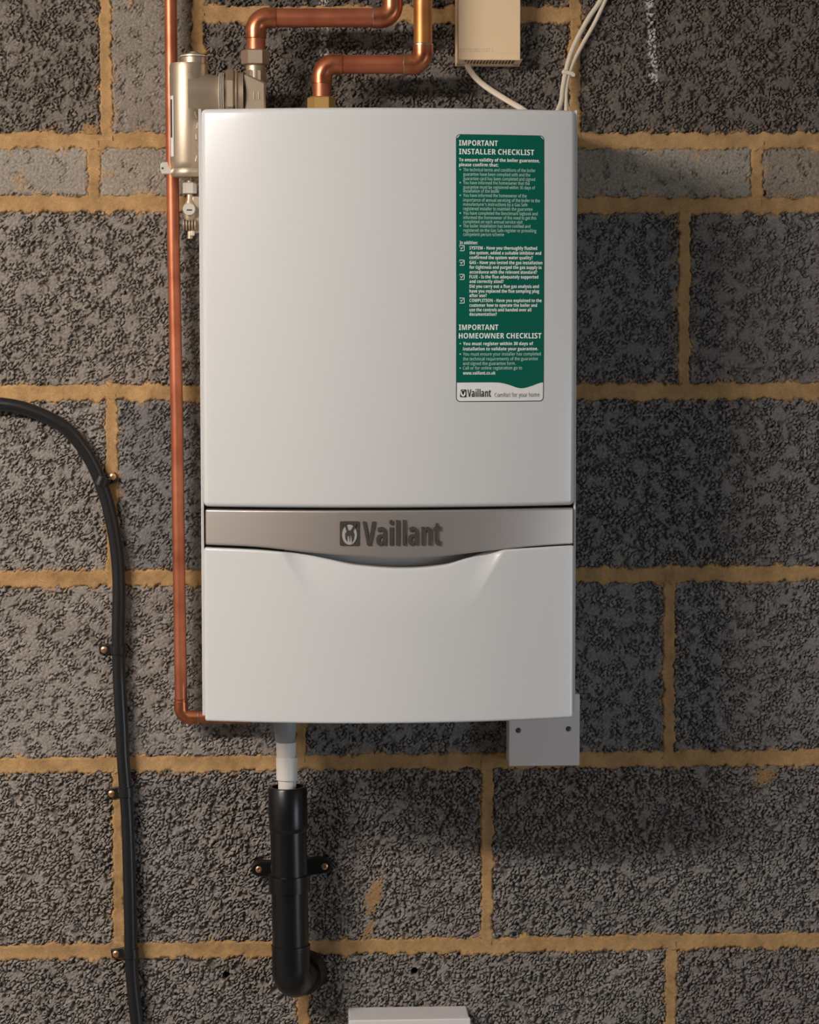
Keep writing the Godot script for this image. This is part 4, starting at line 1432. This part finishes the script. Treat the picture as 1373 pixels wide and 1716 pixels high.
# ---------------------------------------------------------------- condensate waste
func build_waste() -> void:
	var up := Vector3(0, 1, 0)
	var z := 0.055
	var t := thing("condensate_drain_hose", "grey rubber spout under the boiler above the white pipe", "hose", Vector3(-0.2470, 1.1887, 0.0550))
	var hz := MB.new()
	hz.lathe(Vector3(-0.2470, 1.1858, 0.0550), up, [Vector2(0.01051, 0), Vector2(0.01156, 0.001), Vector2(0.01331, 0.016), Vector2(0.01542, 0.055), Vector2(0, 0.055)], 32)
	part("spout", hz, M.grey_hose, t)
	t = thing("white_waste_pipe", "short white plastic pipe dropping into the black waste socket", "pipe", Vector3(-0.2451, 1.1328, 0.0550))
	var a := MB.new()
	a.lathe(Vector3(-0.2460, 1.1672, 0.0550), up, [Vector2(0.01086, 0), Vector2(0.01121, 0.001), Vector2(0.01205, 0.01892), Vector2(0.01016, 0.01927)], 32)
	part("reducer", a, M.white_pipe, t)
	a = MB.new()
	a.lathe(Vector3(-0.2451, 1.1407, 0.0550), up, [Vector2(0.01051, 0), Vector2(0.01261, 0.0006), Vector2(0.01282, 0.02523), Vector2(0.01233, 0.02733), Vector2(0.01051, 0.02768)], 32)
	part("coupling", a, M.white_pipe, t)
	a = MB.new()
	a.lathe(Vector3(-0.2448, 1.1206, 0.0550), up, [Vector2(0, 0), Vector2(0.01072, 0), Vector2(0.01072, 0.03504)], 32)
	part("pipe", a, M.white_pipe, t)
	# black pipe: socket, pipe, elbow into the wall
	t = thing("black_waste_pipe", "black plastic waste pipe bracketed to the wall under the boiler", "pipe", Vector3(-0.2410, 0.8793, 0.0300))
	var top := Vector3(-0.2444, 1.1328, 0.0550)
	var low := Vector3(-0.2408, 0.9005, 0.0550)
	var ax := (top - low).normalized()
	var L := top.distance_to(low)
	a = MB.new()
	var s := 0.02312
	var r := 0.02172
	a.lathe(top - ax * 0.05325, ax, [Vector2(r, 0), Vector2(s * 0.985, 0.0015), Vector2(s, 0.006), Vector2(s, 0.05115), Vector2(s - 0.0015, 0.05325), Vector2(s - 0.0045, 0.05325), Vector2(s - 0.005, 0.04765), Vector2(0, 0.04695)], 44)
	part("socket", a, M.black, t)
	a = MB.new()
	a.lathe(low + ax * 0.02, ax, [Vector2(r, 0), Vector2(r, L - 0.07)], 44)
	part("pipe", a, M.black, t)
	var back := Vector3(0.42, 0.04, -1).normalized()
	var corner := Vector3(-0.2408, 0.8968, 0.0550)
	var pts := [Vector3(-0.2413, 0.9418, 0.0550)]
	var uu: Vector3 = (pts[0] - corner).normalized()
	for i in 11:
		var f := i / 10.0
		var g := PI * 0.5 * f
		pts.append(corner + uu * 0.016 * (1.0 - sin(g)) + back * 0.016 * (1.0 - cos(g)))
	pts.append(corner + back * 0.058)
	a = MB.new()
	a.tube(pts, 0.02277, 44)
	part("elbow", a, M.black, t)
	a = MB.new()
	a.lathe(Vector3(-0.2413, 0.9418, 0.0550), uu, [Vector2(r, 0.0006), Vector2(0.02326, 0.0), Vector2(0.02326, -0.006), Vector2(0.02270, -0.0065)], 44)
	part("elbow_rim", a, M.black, t)
	a = MB.new()
	a.lathe(corner + back * 0.03, back, [Vector2(0.02254, 0), Vector2(0.02606, 0.001), Vector2(0.02606, 0.02), Vector2(0, 0.02)], 40)
	part("tail_socket", a, M.black, t)
	# bracket
	t = thing("pipe_bracket", "black pipe bracket with two brass screws round the waste pipe", "bracket", Vector3(-0.2418, 1.0076, 0.0000))
	a = MB.new()
	var bc := Vector3(-0.2424, 1.0069, 0.0550)
	a.lathe(bc, ax, [Vector2(r + 0.0004, 0), Vector2(r + 0.0032, 0.0004), Vector2(r + 0.0032, 0.01962), Vector2(r, 0.01997)], 44)
	part("band", a, M.black, t)
	for q in [[Vector3(-0.2792, 1.0256, 0.0200), -1.0], [Vector3(-0.2001, 1.0283, 0.0200), 1.0]]:
		var p: Vector3 = q[0]
		var e: float = q[1]
		a = MB.new()
		var lp := PackedVector2Array()
		for k in 15:
			var g := PI * 0.5 + PI * k / 14.0
			lp.append(Vector2(p.x + e * -cos(g) * 0.0088, p.y + sin(g) * 0.0088))
		lp.append(Vector2(p.x - e * 0.024, p.y - 0.0115))
		lp.append(Vector2(p.x - e * 0.024, p.y + 0.0085))
		a.prism(lp, 0.004, 0.02, 0.0015)
		part("lug", a, M.black, t)
		a = MB.new()
		a.lathe(Vector3(p.x, p.y, 0.0195), Vector3(0, 0, 1), [Vector2(0.004, 0), Vector2(0.004, 0.0012), Vector2(0.0028, 0.002), Vector2(0.0014, 0.002), Vector2(0.0011, 0.0008), Vector2(0, 0.0008)], 20)
		part("screw", a, M.screw_brass, t, "brass screw head")

# ---------------------------------------------------------------- electrical boxes
func build_boxes() -> void:
	var t := thing("fused_spur_box", "white blank switch box with two screws under the boiler's corner", "switch box", Vector3(0.0671, 1.1451, 0.0000))
	var a := Vector2(0.02094, 1.15221)
	var b := Vector2(0.10616, 1.23879)
	var c := (a + b) * 0.5
	var m := MB.new()
	m.rbox(Vector3(c.x, c.y, 0.018), Vector3(b.x - a.x - 0.001, b.y - a.y - 0.001, 0.034), 0.0015, 2)
	part("back_box", m, M.plate_grey, t)
	m = MB.new()
	m.rbox(Vector3(c.x, c.y, 0.0385), Vector3(b.x - a.x, b.y - a.y, 0.007), 0.0012, 3)
	part("face_plate", m, M.plate_grey, t)
	for p in [Vector3(0.0323, 1.1954, 0.0420), Vector3(0.0927, 1.1967, 0.0420)]:
		m = MB.new()
		m.lathe(p + Vector3(0, 0, -0.0004), Vector3(0, 0, 1), [Vector2(0.0035, 0), Vector2(0.0033, 0.0006), Vector2(0, 0.001)], 18)
		var sc := part("screw", m, M.steel, t, "steel screw head")
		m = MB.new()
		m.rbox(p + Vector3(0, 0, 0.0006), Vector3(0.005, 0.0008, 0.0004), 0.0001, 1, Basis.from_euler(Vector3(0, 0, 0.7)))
		part("screw_slot_shade", m, M.painted_shade, sc)  # dark bar on the screw head, painted for the shade of a slot
	t = thing("socket_box", "white double width surface box below the black waste pipe", "socket box", Vector3(-0.0960, 0.7650, 0.0000))
	a = Vector2(-0.17237, 0.78065)
	b = Vector2(-0.02620, 0.85042)
	c = (a + b) * 0.5
	m = MB.new()
	m.rbox(Vector3(c.x, c.y, 0.027), Vector3(b.x - a.x - 0.0015, b.y - a.y - 0.0015, 0.052), 0.002, 2)
	part("back_box", m, M.white_plastic, t)
	m = MB.new()
	m.rbox(Vector3(c.x, c.y, 0.0577), Vector3(b.x - a.x, b.y - a.y, 0.0085), 0.0015, 3)
	part("face_plate", m, M.white_plastic, t)
